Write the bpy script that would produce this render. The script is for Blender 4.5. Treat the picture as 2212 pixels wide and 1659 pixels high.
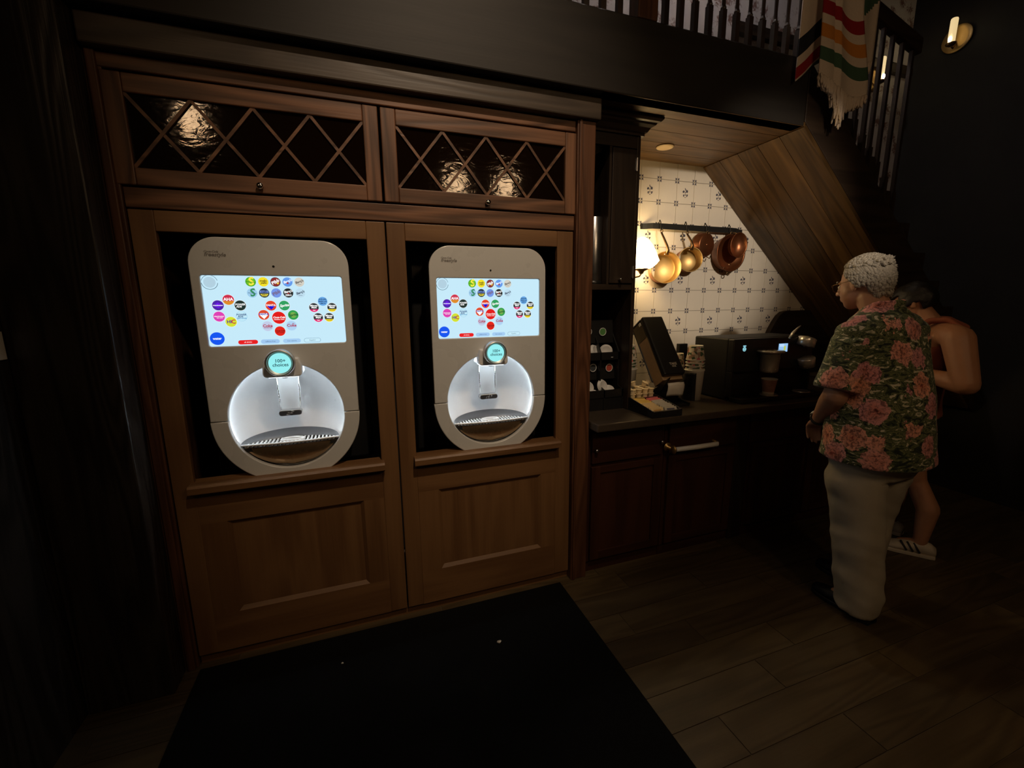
import bpy, bmesh, math, random
from math import sin, cos, pi, radians, sqrt, atan2
from mathutils import Vector, Matrix, noise

random.seed(7)
for o in list(bpy.data.objects):
    bpy.data.objects.remove(o, do_unlink=True)
scene = bpy.context.scene
COL = scene.collection

# ------------------------------------------------------------------ camera
CAM_Y, CAM_Z = -1.98, 1.5258
F_PX, PITCH, YAW, ROLL = 927.3124, -0.1811, 0.3391, -0.0099
cam_data = bpy.data.cameras.new('camera')
cam_data.sensor_fit = 'HORIZONTAL'
cam_data.sensor_width = 36.0
cam_data.lens = 36.0 * F_PX / 2212.0
cam_data.clip_start = 0.02
cam = bpy.data.objects.new('camera', cam_data)
COL.objects.link(cam)
fwd = Vector((sin(YAW) * cos(PITCH), cos(YAW) * cos(PITCH), sin(PITCH)))
rgt = Vector((cos(YAW), -sin(YAW), 0))
upv = rgt.cross(fwd)
r2 = rgt * cos(ROLL) + upv * sin(ROLL)
u2 = -rgt * sin(ROLL) + upv * cos(ROLL)
cam.matrix_world = Matrix(((r2.x, u2.x, -fwd.x, 0), (r2.y, u2.y, -fwd.y, CAM_Y), (r2.z, u2.z, -fwd.z, CAM_Z), (0, 0, 0, 1)))
scene.camera = cam

# ------------------------------------------------------------------ world, exposure, light levels
world = bpy.data.worlds.new('world')
scene.world = world
world.use_nodes = True
bg = world.node_tree.nodes['Background']
bg.inputs[0].default_value = (1.0, 0.8, 0.6, 1)
bg.inputs[1].default_value = 0.0015
vs = scene.view_settings
vs.view_transform = 'Standard'
vs.look = 'None'
vs.exposure = 0.0
vs.gamma = 1.0
vs.use_curve_mapping = False
LANTERN_L = 27.0        # radiance of the hanging lanterns behind the viewer
NICHE_L = 24.0           # glass shade in the coffee niche
LED_L = 130.0             # light ring in the dispensers
SCREEN_L = 1.0
ADDED_UPSTAIRS_W = 26.0       # added unseen light over the landing, watts
CANDLE_L = 0.75
ADDED_NICHE_SPOT_W = 260.0    # added unseen spot brightening the niche tiles, watts
ADDED_SPOT_W = 200.0          # added unseen spot brightening the drink cabinet, watts

# ------------------------------------------------------------------ helpers
def lin(r, g, b):
    f = lambda c: (c / 255 / 12.92) if c / 255 <= 0.04045 else ((c / 255 + 0.055) / 1.055) ** 2.4
    return (f(r), f(g), f(b), 1)

def wpos(o):
    v = Vector(o.location)
    while o.parent:
        o = o.parent
        v = v + Vector(o.location)
    return v

def link(name, me, parent=None, loc=(0, 0, 0)):
    o = bpy.data.objects.new(name, me)
    COL.objects.link(o)
    o.parent = parent
    o.location = loc
    return o

def finish(bm, smooth, recalc=True):
    if recalc:
        bmesh.ops.recalc_face_normals(bm, faces=bm.faces)
    if smooth:
        for f in bm.faces:
            f.smooth = True

def obj(name, bm, mats, parent=None, smooth=False, bevel=0, recalc=True, segs=2):
    """Mesh object from a bmesh in scene coordinates; origin at its middle."""
    finish(bm, smooth, recalc)
    me = bpy.data.meshes.new(name)
    bm.to_mesh(me)
    bm.free()
    return place(name, me, mats, parent, bevel, segs)

def place(name, me, mats, parent=None, bevel=0, segs=2):
    if len(me.vertices):
        xs = [v.co for v in me.vertices]
        c = Vector([(min(v[i] for v in xs) + max(v[i] for v in xs)) / 2 for i in range(3)])
    else:
        c = Vector((0, 0, 0))
    me.transform(Matrix.Translation(-c))
    for m in (mats if isinstance(mats, (list, tuple)) else [mats]):
        me.materials.append(m)
    o = link(name, me, parent, c - (wpos(parent) if parent else Vector((0, 0, 0))))
    if bevel:
        b = o.modifiers.new('bevel', 'BEVEL')
        b.width = bevel
        b.segments = segs
        b.limit_method = 'ANGLE'
    return o

def tag(o, label, cat, group=None, kind=None):
    if label:
        o['label'] = label
    if cat:
        o['category'] = cat
    if group:
        o['group'] = group
    if kind:
        o['kind'] = kind
    return o

def thing(name, label, cat, loc=(0, 0, 0), group=None, rz=0):
    o = link(name, None, None, loc)
    o.empty_display_size = 0.05
    o.rotation_euler = (0, 0, rz)
    return tag(o, label, cat, group)

def dup(o, parent=None, loc=None):
    c = o.copy()
    COL.objects.link(c)
    c.parent = parent
    if loc is not None:
        c.location = loc
    for ch in [k for k in DUPSRC if k.parent == o]:
        dup(ch, c)
    return c
DUPSRC = []

def struct(o, label=None):
    o['kind'] = 'structure'
    if label:
        o['label'] = label
    return o

def B():
    return bmesh.new()

def box(bm, x0, x1, y0, y1, z0, z1, mi=0):
    v = [bm.verts.new(p) for p in ((x0, y0, z0), (x1, y0, z0), (x1, y1, z0), (x0, y1, z0), (x0, y0, z1), (x1, y0, z1), (x1, y1, z1), (x0, y1, z1))]
    for q in ((0, 3, 2, 1), (4, 5, 6, 7), (0, 1, 5, 4), (1, 2, 6, 5), (2, 3, 7, 6), (3, 0, 4, 7)):
        f = bm.faces.new([v[i] for i in q])
        f.material_index = mi
    return bm

def bx(*a):
    return box(B(), *a)

def extr(bm, pts, vec, mi=0):
    vec = Vector(vec)
    a = [bm.verts.new(p) for p in pts]
    b = [bm.verts.new(Vector(p) + vec) for p in pts]
    n = len(a)
    fs = [bm.faces.new(a), bm.faces.new(b[::-1])]
    for i in range(n):
        fs.append(bm.faces.new((a[i], b[i], b[(i + 1) % n], a[(i + 1) % n])))
    for f in fs:
        f.material_index = mi
    return bm

def prism(bm, pts, y0, y1, mi=0):          # polygon in x,z pushed along y
    return extr(bm, [(p[0], y0, p[1]) for p in pts], (0, y1 - y0, 0), mi)

def frame_of(d):
    d = Vector(d).normalized()
    a = Vector((0, 0, 1)) if abs(d.z) < 0.95 else Vector((1, 0, 0))
    s = d.cross(a).normalized()
    return s, s.cross(d).normalized()

def lathe(bm, prof, c=(0, 0, 0), axis=(0, 0, 1), seg=24, mi=0, wob=None):
    """prof = [(radius, height)] around axis from c."""
    d = Vector(axis).normalized()
    s, t = frame_of(d)
    c = Vector(c)
    rows = []
    for r, h in prof:
        if r < 1e-6:
            rows.append([bm.verts.new(c + d * h)])
        else:
            row = []
            for i in range(seg):
                a = 2 * pi * i / seg
                k = wob(a, h) if wob else 1
                row.append(bm.verts.new(c + d * h + (s * cos(a) + t * sin(a)) * r * k))
            rows.append(row)
    for p, q in zip(rows, rows[1:]):
        for i in range(seg):
            j = (i + 1) % seg
            if len(p) == 1 and len(q) == 1:
                continue
            if len(p) == 1:
                f = bm.faces.new((p[0], q[i], q[j]))
            elif len(q) == 1:
                f = bm.faces.new((p[i], q[0], p[j]))
            else:
                f = bm.faces.new((p[i], q[i], q[j], p[j]))
            f.material_index = mi
    return bm

def tube(bm, pts, rad, seg=10, mi=0, cap=True, flat=1.0):
    pts = [Vector(p) for p in pts]
    n = len(pts)
    rs = rad if isinstance(rad, (list, tuple)) else [rad] * n
    rows = []
    s0 = None
    for i, p in enumerate(pts):
        d = (pts[min(i + 1, n - 1)] - pts[max(i - 1, 0)]).normalized()
        if s0 is None:
            s, t = frame_of(d)
        else:
            s = (s0 - d * s0.dot(d)).normalized()
            t = s.cross(d).normalized()
        s0 = s
        rows.append([bm.verts.new(p + (s * cos(2 * pi * k / seg) + t * sin(2 * pi * k / seg) * flat) * rs[i]) for k in range(seg)])
    for a, b in zip(rows, rows[1:]):
        for k in range(seg):
            f = bm.faces.new((a[k], b[k], b[(k + 1) % seg], a[(k + 1) % seg]))
            f.material_index = mi
    if cap:
        bm.faces.new(rows[0]).material_index = mi
        bm.faces.new(rows[-1][::-1]).material_index = mi
    return bm

def ball(bm, c, r, seg=16, rings=10, mi=0, rot=None):
    r = r if isinstance(r, (list, tuple)) else (r, r, r)
    c = Vector(c)
    rows = []
    for i in range(rings + 1):
        th = pi * i / rings
        if i in (0, rings):
            p = Vector((0, 0, r[2] * cos(th)))
            rows.append([bm.verts.new(c + (rot @ p if rot else p))])
        else:
            row = []
            for k in range(seg):
                p = Vector((r[0] * sin(th) * cos(2 * pi * k / seg), r[1] * sin(th) * sin(2 * pi * k / seg), r[2] * cos(th)))
                row.append(bm.verts.new(c + (rot @ p if rot else p)))
            rows.append(row)
    for p, q in zip(rows, rows[1:]):
        for i in range(seg):
            j = (i + 1) % seg
            if len(p) == 1:
                f = bm.faces.new((p[0], q[i], q[j]))
            elif len(q) == 1:
                f = bm.faces.new((p[i], q[0], p[j]))
            else:
                f = bm.faces.new((p[i], q[i], q[j], p[j]))
            f.material_index = mi
    return bm

def torus(bm, c, R, r, axis=(0, 0, 1), seg=32, rs=8, a0=0, a1=2 * pi, mi=0):
    d = Vector(axis).normalized()
    s, t = frame_of(d)
    c = Vector(c)
    full = abs(a1 - a0 - 2 * pi) < 1e-6
    n = seg if full else seg + 1
    rows = []
    for i in range(n):
        a = a0 + (a1 - a0) * i / seg
        e = s * cos(a) + t * sin(a)
        rows.append([bm.verts.new(c + e * (R + r * cos(2 * pi * k / rs)) + d * r * sin(2 * pi * k / rs)) for k in range(rs)])
    for i in range(n if full else n - 1):
        a, b = rows[i], rows[(i + 1) % n]
        for k in range(rs):
            f = bm.faces.new((a[k], b[k], b[(k + 1) % rs], a[(k + 1) % rs]))
            f.material_index = mi
    return bm

def curve_mesh(loops, depth, bevel=0):
    """Filled flat shape with holes, thickened; in x,y, thickness along z."""
    cu = bpy.data.curves.new('shape', 'CURVE')
    cu.dimensions = '2D'
    cu.fill_mode = 'BOTH'
    cu.extrude = depth / 2
    cu.bevel_depth = bevel
    cu.bevel_resolution = 2
    for lp in loops:
        sp = cu.splines.new('POLY')
        sp.points.add(len(lp) - 1)
        for p, q in zip(sp.points, lp):
            p.co = (q[0], q[1], 0, 1)
        sp.use_cyclic_u = True
    o = bpy.data.objects.new('shape', cu)
    me = bpy.data.meshes.new_from_object(o)
    bpy.data.objects.remove(o)
    bpy.data.curves.remove(cu)
    me.materials.clear()
    return me

def front_shape(name, loops, y_mid, depth, mat, parent, bevel=0):
    """Shape drawn in x,z with its front towards -y."""
    me = curve_mesh(loops, depth, bevel)
    me.transform(Matrix(((1, 0, 0, 0), (0, 0, -1, y_mid), (0, 1, 0, 0), (0, 0, 0, 1))))
    return place(name, me, mat, parent)

TXT = {}
def text_faces(body, size, shear=0.0, bold=0.0, space=1.0):
    key = (body, size, shear, bold, space)
    if key not in TXT:
        cu = bpy.data.curves.new('letters', 'FONT')
        cu.body = body
        cu.size = size
        cu.shear = shear
        cu.offset = bold
        cu.align_x = 'CENTER'
        cu.align_y = 'CENTER'
        cu.space_character = space
        cu.space_line = 0.8
        cu.resolution_u = 2
        o = bpy.data.objects.new('letters', cu)
        me = bpy.data.meshes.new_from_object(o)
        TXT[key] = ([tuple(v.co) for v in me.vertices], [tuple(p.vertices) for p in me.polygons])
        bpy.data.objects.remove(o)
        bpy.data.curves.remove(cu)
        bpy.data.meshes.remove(me)
    return TXT[key]

def add_text(bm, body, size, pos, mi=0, rot=0, shear=0.0, bold=0.0, space=1.0, fit=None, basis=None):
    """Flat letters; basis maps (u,v) to scene, default x,z facing -y."""
    vs_, fs_ = text_faces(body, size, shear, bold, space)
    if not vs_:
        return
    k = 1.0
    if fit:
        w = max(v[0] for v in vs_) - min(v[0] for v in vs_)
        k = min(1.0, fit / w)
    ex, ey = basis if basis else (Vector((1, 0, 0)), Vector((0, 0, 1)))
    P = Vector(pos)
    vv = []
    for v in vs_:
        x, y = v[0] * k, v[1] * k
        x, y = x * cos(rot) - y * sin(rot), x * sin(rot) + y * cos(rot)
        vv.append(bm.verts.new(P + ex * x + ey * y))
    for f in fs_:
        try:
            bm.faces.new([vv[i] for i in f]).material_index = mi
        except ValueError:
            pass

def remeshed(bm, voxel, smooth_it=4, fac=0.5):
    bmesh.ops.recalc_face_normals(bm, faces=bm.faces)
    me = bpy.data.meshes.new('solid')
    bm.to_mesh(me)
    bm.free()
    o = bpy.data.objects.new('solid', me)
    COL.objects.link(o)
    m = o.modifiers.new('r', 'REMESH')
    m.mode = 'VOXEL'
    m.voxel_size = voxel
    s = o.modifiers.new('s', 'SMOOTH')
    s.factor = fac
    s.iterations = smooth_it
    dg = bpy.context.evaluated_depsgraph_get()
    out = bpy.data.meshes.new_from_object(o.evaluated_get(dg))
    bpy.data.objects.remove(o)
    bpy.data.meshes.remove(me)
    for p in out.polygons:
        p.use_smooth = True
    return out

# ------------------------------------------------------------------ materials
def new_mat(name):
    m = bpy.data.materials.new(name)
    m.use_nodes = True
    nt = m.node_tree
    return m, nt, nt.nodes['Principled BSDF']

def setp(p, **kw):
    names = dict(color='Base Color', rough='Roughness', metal='Metallic', spec='Specular IOR Level', trans='Transmission Weight', ior='IOR', coat='Coat Weight', coatr='Coat Roughness', emis='Emission Color', es='Emission Strength', alpha='Alpha', sheen='Sheen Weight', sss='Subsurface Weight')
    for k, v in kw.items():
        p.inputs[names[k]].default_value = v

def plain(name, color, rough=0.5, var=0.0, bump=0.0, scale=30, **kw):
    m, nt, p = new_mat(name)
    setp(p, color=color, rough=rough, **kw)
    N, L = nt.nodes, nt.links
    tc = N.new('ShaderNodeTexCoord')
    nz = N.new('ShaderNodeTexNoise')
    nz.inputs['Scale'].default_value = scale
    nz.inputs['Detail'].default_value = 5
    L.new(tc.outputs['Object'], nz.inputs['Vector'])
    if var:
        mx = N.new('ShaderNodeMix')
        mx.data_type = 'RGBA'
        mx.inputs[6].default_value = tuple(c * (1 - var) for c in color[:3]) + (1,)
        mx.inputs[7].default_value = tuple(min(1, c * (1 + var)) for c in color[:3]) + (1,)
        L.new(nz.outputs['Fac'], mx.inputs[0])
        L.new(mx.outputs[2], p.inputs['Base Color'])
    rr = N.new('ShaderNodeMapRange')
    rr.inputs[3].default_value = max(0.0, rough - 0.06)
    rr.inputs[4].default_value = min(1.0, rough + 0.06)
    L.new(nz.outputs['Fac'], rr.inputs[0])
    L.new(rr.outputs[0], p.inputs['Roughness'])
    if bump:
        b = N.new('ShaderNodeBump')
        b.inputs['Strength'].default_value = bump
        b.inputs['Distance'].default_value = 0.002
        L.new(nz.outputs['Fac'], b.inputs['Height'])
        L.new(b.outputs['Normal'], p.inputs['Normal'])
    return m

def wood(name, dark, light, axis, rough=0.45, rings=16.0, bump=0.25, scale=1.0, tone=0.25, spec=0.4):
    m, nt, p = new_mat(name)
    N, L = nt.nodes, nt.links
    setp(p, rough=rough, spec=spec)
    tc = N.new('ShaderNodeTexCoord')
    oi = N.new('ShaderNodeObjectInfo')
    mul = N.new('ShaderNodeVectorMath')
    mul.operation = 'MULTIPLY_ADD'
    comb = N.new('ShaderNodeCombineXYZ')
    for i in range(3):
        L.new(oi.outputs['Random'], comb.inputs[i])
    L.new(comb.outputs[0], mul.inputs[0])
    mul.inputs[1].default_value = (17.3, 31.7, 23.9)
    L.new(tc.outputs['Object'], mul.inputs[2])
    def mapped(a, c):
        mp = N.new('ShaderNodeMapping')
        s = [c * scale] * 3
        s['XYZ'.index(axis)] = a * scale
        mp.inputs['Scale'].default_value = s
        L.new(mul.outputs[0], mp.inputs[0])
        return mp
    def nz(mp, sc, det, dist=0.0):
        n = N.new('ShaderNodeTexNoise')
        n.inputs['Scale'].default_value = sc
        n.inputs['Detail'].default_value = det
        n.inputs['Distortion'].default_value = dist
        L.new(mp.outputs[0], n.inputs['Vector'])
        return n
    big = nz(mapped(0.55, 5.0), 1.0, 2.0, 0.35)
    fine = nz(mapped(3.0, 110.0), 1.0, 3.0)
    ma = N.new('ShaderNodeMath')
    ma.operation = 'MULTIPLY'
    ma.inputs[1].default_value = rings * 6.28
    L.new(big.outputs['Fac'], ma.inputs[0])
    sn = N.new('ShaderNodeMath')
    sn.operation = 'SINE'
    L.new(ma.outputs[0], sn.inputs[0])
    mr = N.new('ShaderNodeMapRange')
    mr.inputs[1].default_value = -1
    mr.inputs[2].default_value = 1
    L.new(sn.outputs[0], mr.inputs[0])
    mix = N.new('ShaderNodeMath')
    mix.operation = 'MULTIPLY_ADD'
    mix.inputs[1].default_value = 0.55
    L.new(mr.outputs[0], mix.inputs[0])
    f2 = N.new('ShaderNodeMath')
    f2.operation = 'MULTIPLY'
    f2.inputs[1].default_value = 0.6
    L.new(fine.outputs['Fac'], f2.inputs[0])
    L.new(f2.outputs[0], mix.inputs[2])
    cr = N.new('ShaderNodeMix')
    cr.data_type = 'RGBA'
    cr.inputs[6].default_value = tuple(dark) + (1,)
    cr.inputs[7].default_value = tuple(light) + (1,)
    L.new(mix.outputs[0], cr.inputs[0])
    hv = N.new('ShaderNodeHueSaturation')
    vr = N.new('ShaderNodeMapRange')
    vr.inputs[3].default_value = 1 - tone
    vr.inputs[4].default_value = 1 + tone
    L.new(oi.outputs['Random'], vr.inputs[0])
    L.new(vr.outputs[0], hv.inputs['Value'])
    L.new(cr.outputs[2], hv.inputs['Color'])
    L.new(hv.outputs[0], p.inputs['Base Color'])
    b = N.new('ShaderNodeBump')
    b.inputs['Strength'].default_value = bump
    b.inputs['Distance'].default_value = 0.002
    L.new(mix.outputs[0], b.inputs['Height'])
    L.new(b.outputs['Normal'], p.inputs['Normal'])
    return m

def wood3(name, dark, light, **kw):
    return {a: wood(name + '_' + a, dark, light, a, **kw) for a in 'XYZ'}

EMI = {}
def emi(rgb, strength=None):
    key = (rgb, strength)
    if key not in EMI:
        m, nt, p = new_mat('glow_%d_%d_%d' % rgb)
        setp(p, color=(0.02, 0.02, 0.02, 1), rough=0.12, emis=lin(*rgb), es=SCREEN_L if strength is None else strength)
        EMI[key] = m
    return EMI[key]

def glow(name, color, strength, rough=0.4):
    m, nt, p = new_mat(name)
    setp(p, color=(0.8, 0.75, 0.65, 1), rough=rough, emis=color, es=strength)
    return m

OAK = wood3('oak', (0.120, 0.055, 0.021), (0.215, 0.110, 0.045), rings=4, bump=0.2, tone=0.06)
OAKD = wood3('oak_stained', (0.042, 0.016, 0.007), (0.140, 0.058, 0.027), rings=13, bump=0.35, tone=0.10)
OAKU = wood3('oak_upper', (0.028, 0.011, 0.005), (0.225, 0.105, 0.054), rings=10, bump=0.35, tone=0.10)
CHERRY = wood3('cherry', (0.028, 0.009, 0.005), (0.062, 0.021, 0.010), rings=5, bump=0.1, tone=0.08)
EBON = wood3('ebonised', (0.010, 0.008, 0.007), (0.042, 0.034, 0.028), rings=12, bump=0.8, tone=0.1, rough=0.34)
WALNUT = wood3('walnut', (0.016, 0.010, 0.007), (0.040, 0.025, 0.016), rings=8, bump=0.3, tone=0.1)
CORNICE = wood3('cornice_oak', (0.032, 0.023, 0.017), (0.080, 0.060, 0.044), rings=12, bump=0.4, tone=0.05)
BEAM = wood3('beam', (0.009, 0.007, 0.0055), (0.018, 0.014, 0.011), rings=4, bump=0.2, tone=0.05, rough=0.6)
SOFFIT = wood3('soffit', (0.042, 0.021, 0.007), (0.122, 0.066, 0.023), rings=9, bump=0.3, tone=0.30, rough=0.36)
PLANK = wood('floor_plank', (0.052, 0.034, 0.015), (0.102, 0.070, 0.033), 'X', rings=10, bump=0.25, tone=0.22, rough=0.5)
GROUT = plain('floor_grout', (0.13, 0.10, 0.07, 1), 0.8, var=0.2)
BLACKP = plain('black_plastic', (0.012, 0.012, 0.012, 1), 0.35, bump=0.05, scale=200)
BLACKM = plain('black_matt', (0.006, 0.006, 0.006, 1), 0.85)
IRON = plain('black_iron', (0.02, 0.02, 0.019, 1), 0.5, bump=0.3, scale=60, metal=0.4)
SHELL = plain('satin_shell', (0.62, 0.625, 0.61, 1), 0.28, var=0.03, scale=8, coat=0.4, coatr=0.08)
WHITEP = plain('white_plastic', (0.80, 0.81, 0.82, 1), 0.3, var=0.02)
SILVER = plain('brushed_silver', (0.66, 0.63, 0.58, 1), 0.42, var=0.05, metal=1.0)
SATIN = plain('satin_chrome', (0.78, 0.74, 0.68, 1), 0.26, var=0.05, metal=0.65)
CHROME = plain('chrome', (0.85, 0.84, 0.82, 1), 0.08, metal=1.0)
STEEL = plain('steel', (0.55, 0.55, 0.56, 1), 0.3, var=0.1, metal=1.0)
COPPER = plain('copper', (0.62, 0.27, 0.13, 1), 0.34, var=0.25, bump=0.1, scale=14, metal=0.9)
COPPERD = plain('copper_worn', (0.30, 0.115, 0.05, 1), 0.36, var=0.35, bump=0.1, scale=16, metal=0.85)
BRASS = plain('brass', (0.50, 0.33, 0.13, 1), 0.42, var=0.25, bump=0.1, scale=12, metal=0.9)
BRONZE = plain('bronze', (0.22, 0.13, 0.06, 1), 0.35, var=0.2, metal=0.9)
PAPER = plain('white_paper', (0.78, 0.74, 0.66, 1), 0.7, var=0.04)
KRAFT = plain('napkin_stack', (0.42, 0.28, 0.15, 1), 0.75, var=0.15, scale=60)
CREAM = plain('cream_plastic', (0.80, 0.66, 0.42, 1), 0.45, var=0.08)
STONE = plain('counter_stone', (0.060, 0.045, 0.032, 1), 0.30, var=0.35, scale=90)
RUBBER = plain('mat_fibre', (0.0065, 0.0065, 0.0065, 1), 0.95, var=0.4, bump=0.6, scale=420, spec=0.08)
TILE = plain('tile_glaze', (0.80, 0.73, 0.62, 1), 0.17, var=0.03, bump=0.06, scale=16)
TILEINK = plain('tile_ink', (0.085, 0.085, 0.115, 1), 0.2, var=0.3, scale=200)
TGROUT = plain('tile_grout', (0.20, 0.17, 0.13, 1), 0.85, var=0.2)
DARKWALL = plain('dark_wall', (0.006, 0.0045, 0.0035, 1), 0.8, var=0.3, bump=0.2, scale=12)
LIDW = plain('lid_white', (0.72, 0.72, 0.70, 1), 0.35, var=0.03)

def amber_glass():
    m, nt, p = new_mat('amber_glass')
    N, L = nt.nodes, nt.links
    setp(p, color=(0.045, 0.020, 0.009, 1), rough=0.06, trans=0.85, ior=1.42, spec=0.4)
    tc = N.new('ShaderNodeTexCoord')
    g = N.new('ShaderNodeNewGeometry')
    n1 = N.new('ShaderNodeTexNoise')
    n1.inputs['Scale'].default_value = 24
    n1.inputs['Detail'].default_value = 3
    n1.inputs['Distortion'].default_value = 1.5
    mp = N.new('ShaderNodeMapping')
    mp.inputs['Scale'].default_value = (0.6, 1, 1.3)
    L.new(g.outputs['Position'], mp.inputs[0])
    L.new(mp.outputs[0], n1.inputs['Vector'])
    b = N.new('ShaderNodeBump')
    b.inputs['Strength'].default_value = 0.5
    b.inputs['Distance'].default_value = 0.0011
    L.new(n1.outputs['Fac'], b.inputs['Height'])
    L.new(b.outputs['Normal'], p.inputs['Normal'])
    return m
AMBER = amber_glass()

def wallpaper():
    m, nt, p = new_mat('landing_wallpaper')
    N, L = nt.nodes, nt.links
    setp(p, rough=0.8)
    tc = N.new('ShaderNodeTexCoord')
    v = N.new('ShaderNodeTexVoronoi')
    v.inputs['Scale'].default_value = 9
    n = N.new('ShaderNodeTexNoise')
    n.inputs['Scale'].default_value = 26
    n.inputs['Detail'].default_value = 6
    n.inputs['Distortion'].default_value = 2
    L.new(tc.outputs['Object'], v.inputs['Vector'])
    L.new(tc.outputs['Object'], n.inputs['Vector'])
    a = N.new('ShaderNodeMath')
    a.operation = 'MULTIPLY_ADD'
    a.inputs[1].default_value = 0.8
    L.new(v.outputs['Distance'], a.inputs[0])
    L.new(n.outputs['Fac'], a.inputs[2])
    r = N.new('ShaderNodeValToRGB')
    r.color_ramp.elements[0].position = 0.60
    r.color_ramp.elements[0].color = (0.20, 0.11, 0.09, 1)
    r.color_ramp.elements[1].position = 0.80
    r.color_ramp.elements[1].color = (0.60, 0.56, 0.56, 1)
    L.new(a.outputs[0], r.inputs[0])
    L.new(r.outputs[0], p.inputs['Base Color'])
    return m
WALLPAPER = wallpaper()

def floral():
    m, nt, p = new_mat('floral_cotton')
    N, L = nt.nodes, nt.links
    setp(p, rough=0.85, sheen=0.1)
    tc = N.new('ShaderNodeTexCoord')
    def noise_(sc, det, dist=0, vec=None):
        n = N.new('ShaderNodeTexNoise')
        n.inputs['Scale'].default_value = sc
        n.inputs['Detail'].default_value = det
        n.inputs['Distortion'].default_value = dist
        L.new(vec or tc.outputs['Object'], n.inputs['Vector'])
        return n
    def ramp(src, stops, interp='LINEAR'):
        r = N.new('ShaderNodeValToRGB')
        r.color_ramp.interpolation = interp
        e = r.color_ramp.elements
        while len(e) < len(stops):
            e.new(0.5)
        for q, (pos, c) in zip(e, stops):
            q.position = pos
            q.color = tuple(c) + (1,)
        L.new(src, r.inputs[0])
        return r
    def mixc(fac, a, b):
        x = N.new('ShaderNodeMix')
        x.data_type = 'RGBA'
        L.new(fac, x.inputs[0])
        L.new(a, x.inputs[6])
        L.new(b, x.inputs[7])
        return x.outputs[2]
    mp = N.new('ShaderNodeMapping')
    mp.inputs['Scale'].default_value = (0.8, 0.8, 1.7)
    mp.inputs['Rotation'].default_value = (0.5, 0.5, 0)
    L.new(tc.outputs['Object'], mp.inputs[0])
    leaf = ramp(noise_(19, 5, 2.2, mp.outputs[0]).outputs['Fac'], [(0.36, (0.006, 0.010, 0.004)), (0.44, (0.035, 0.055, 0.018)), (0.50, (0.20, 0.21, 0.09)), (0.535, (0.015, 0.026, 0.010)), (0.58, (0.13, 0.16, 0.06)), (0.615, (0.62, 0.56, 0.42))])
    # flowers: cells with wobbly petal edges
    wob = noise_(38, 3)
    off = N.new('ShaderNodeVectorMath')
    off.operation = 'MULTIPLY_ADD'
    L.new(wob.outputs['Color'], off.inputs[0])
    off.inputs[1].default_value = (0.055, 0.055, 0.055)
    L.new(tc.outputs['Object'], off.inputs[2])
    v = N.new('ShaderNodeTexVoronoi')
    v.inputs['Scale'].default_value = 8.0
    v.inputs['Randomness'].default_value = 0.8
    L.new(off.outputs[0], v.inputs['Vector'])
    sep = N.new('ShaderNodeSeparateColor')
    L.new(v.outputs['Color'], sep.inputs[0])
    keep = N.new('ShaderNodeMath')
    keep.operation = 'GREATER_THAN'
    keep.inputs[1].default_value = 0.14
    L.new(sep.outputs[0], keep.inputs[0])
    inside = N.new('ShaderNodeMath')
    inside.operation = 'LESS_THAN'
    inside.inputs[1].default_value = 0.46
    L.new(v.outputs['Distance'], inside.inputs[0])
    msk = N.new('ShaderNodeMath')
    msk.operation = 'MULTIPLY'
    L.new(keep.outputs[0], msk.inputs[0])
    L.new(inside.outputs[0], msk.inputs[1])
    petal = ramp(v.outputs['Distance'], [(0.0, (0.16, 0.02, 0.015)), (0.07, (0.30, 0.05, 0.03)), (0.11, (0.62, 0.23, 0.14)), (0.40, (0.72, 0.34, 0.25))])
    pink = ramp(sep.outputs[1], [(0.3, (1, 1, 1)), (0.8, (0.85, 0.78, 1.15))])
    vein = ramp(noise_(75, 3, 1.0).outputs['Fac'], [(0.38, (0.35, 0.30, 0.30)), (0.50, (1, 1, 1)), (0.66, (1.35, 1.3, 1.25))])
    pv = N.new('ShaderNodeMix')
    pv.data_type = 'RGBA'
    pv.blend_type = 'MULTIPLY'
    pv.inputs[0].default_value = 1
    L.new(petal.outputs[0], pv.inputs[6])
    L.new(vein.outputs[0], pv.inputs[7])
    pm = N.new('ShaderNodeMix')
    pm.data_type = 'RGBA'
    pm.blend_type = 'MULTIPLY'
    pm.inputs[0].default_value = 1
    L.new(pv.outputs[2], pm.inputs[6])
    L.new(pink.outputs[0], pm.inputs[7])
    L.new(mixc(msk.outputs[0], leaf.outputs[0], pm.outputs[2]), p.inputs['Base Color'])
    return m
FLORAL = floral()

def cloth(name, color, scale=300, var=0.1, bump=0.3, rough=0.9):
    return plain(name, color, rough, var=var, bump=bump, scale=scale)

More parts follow.
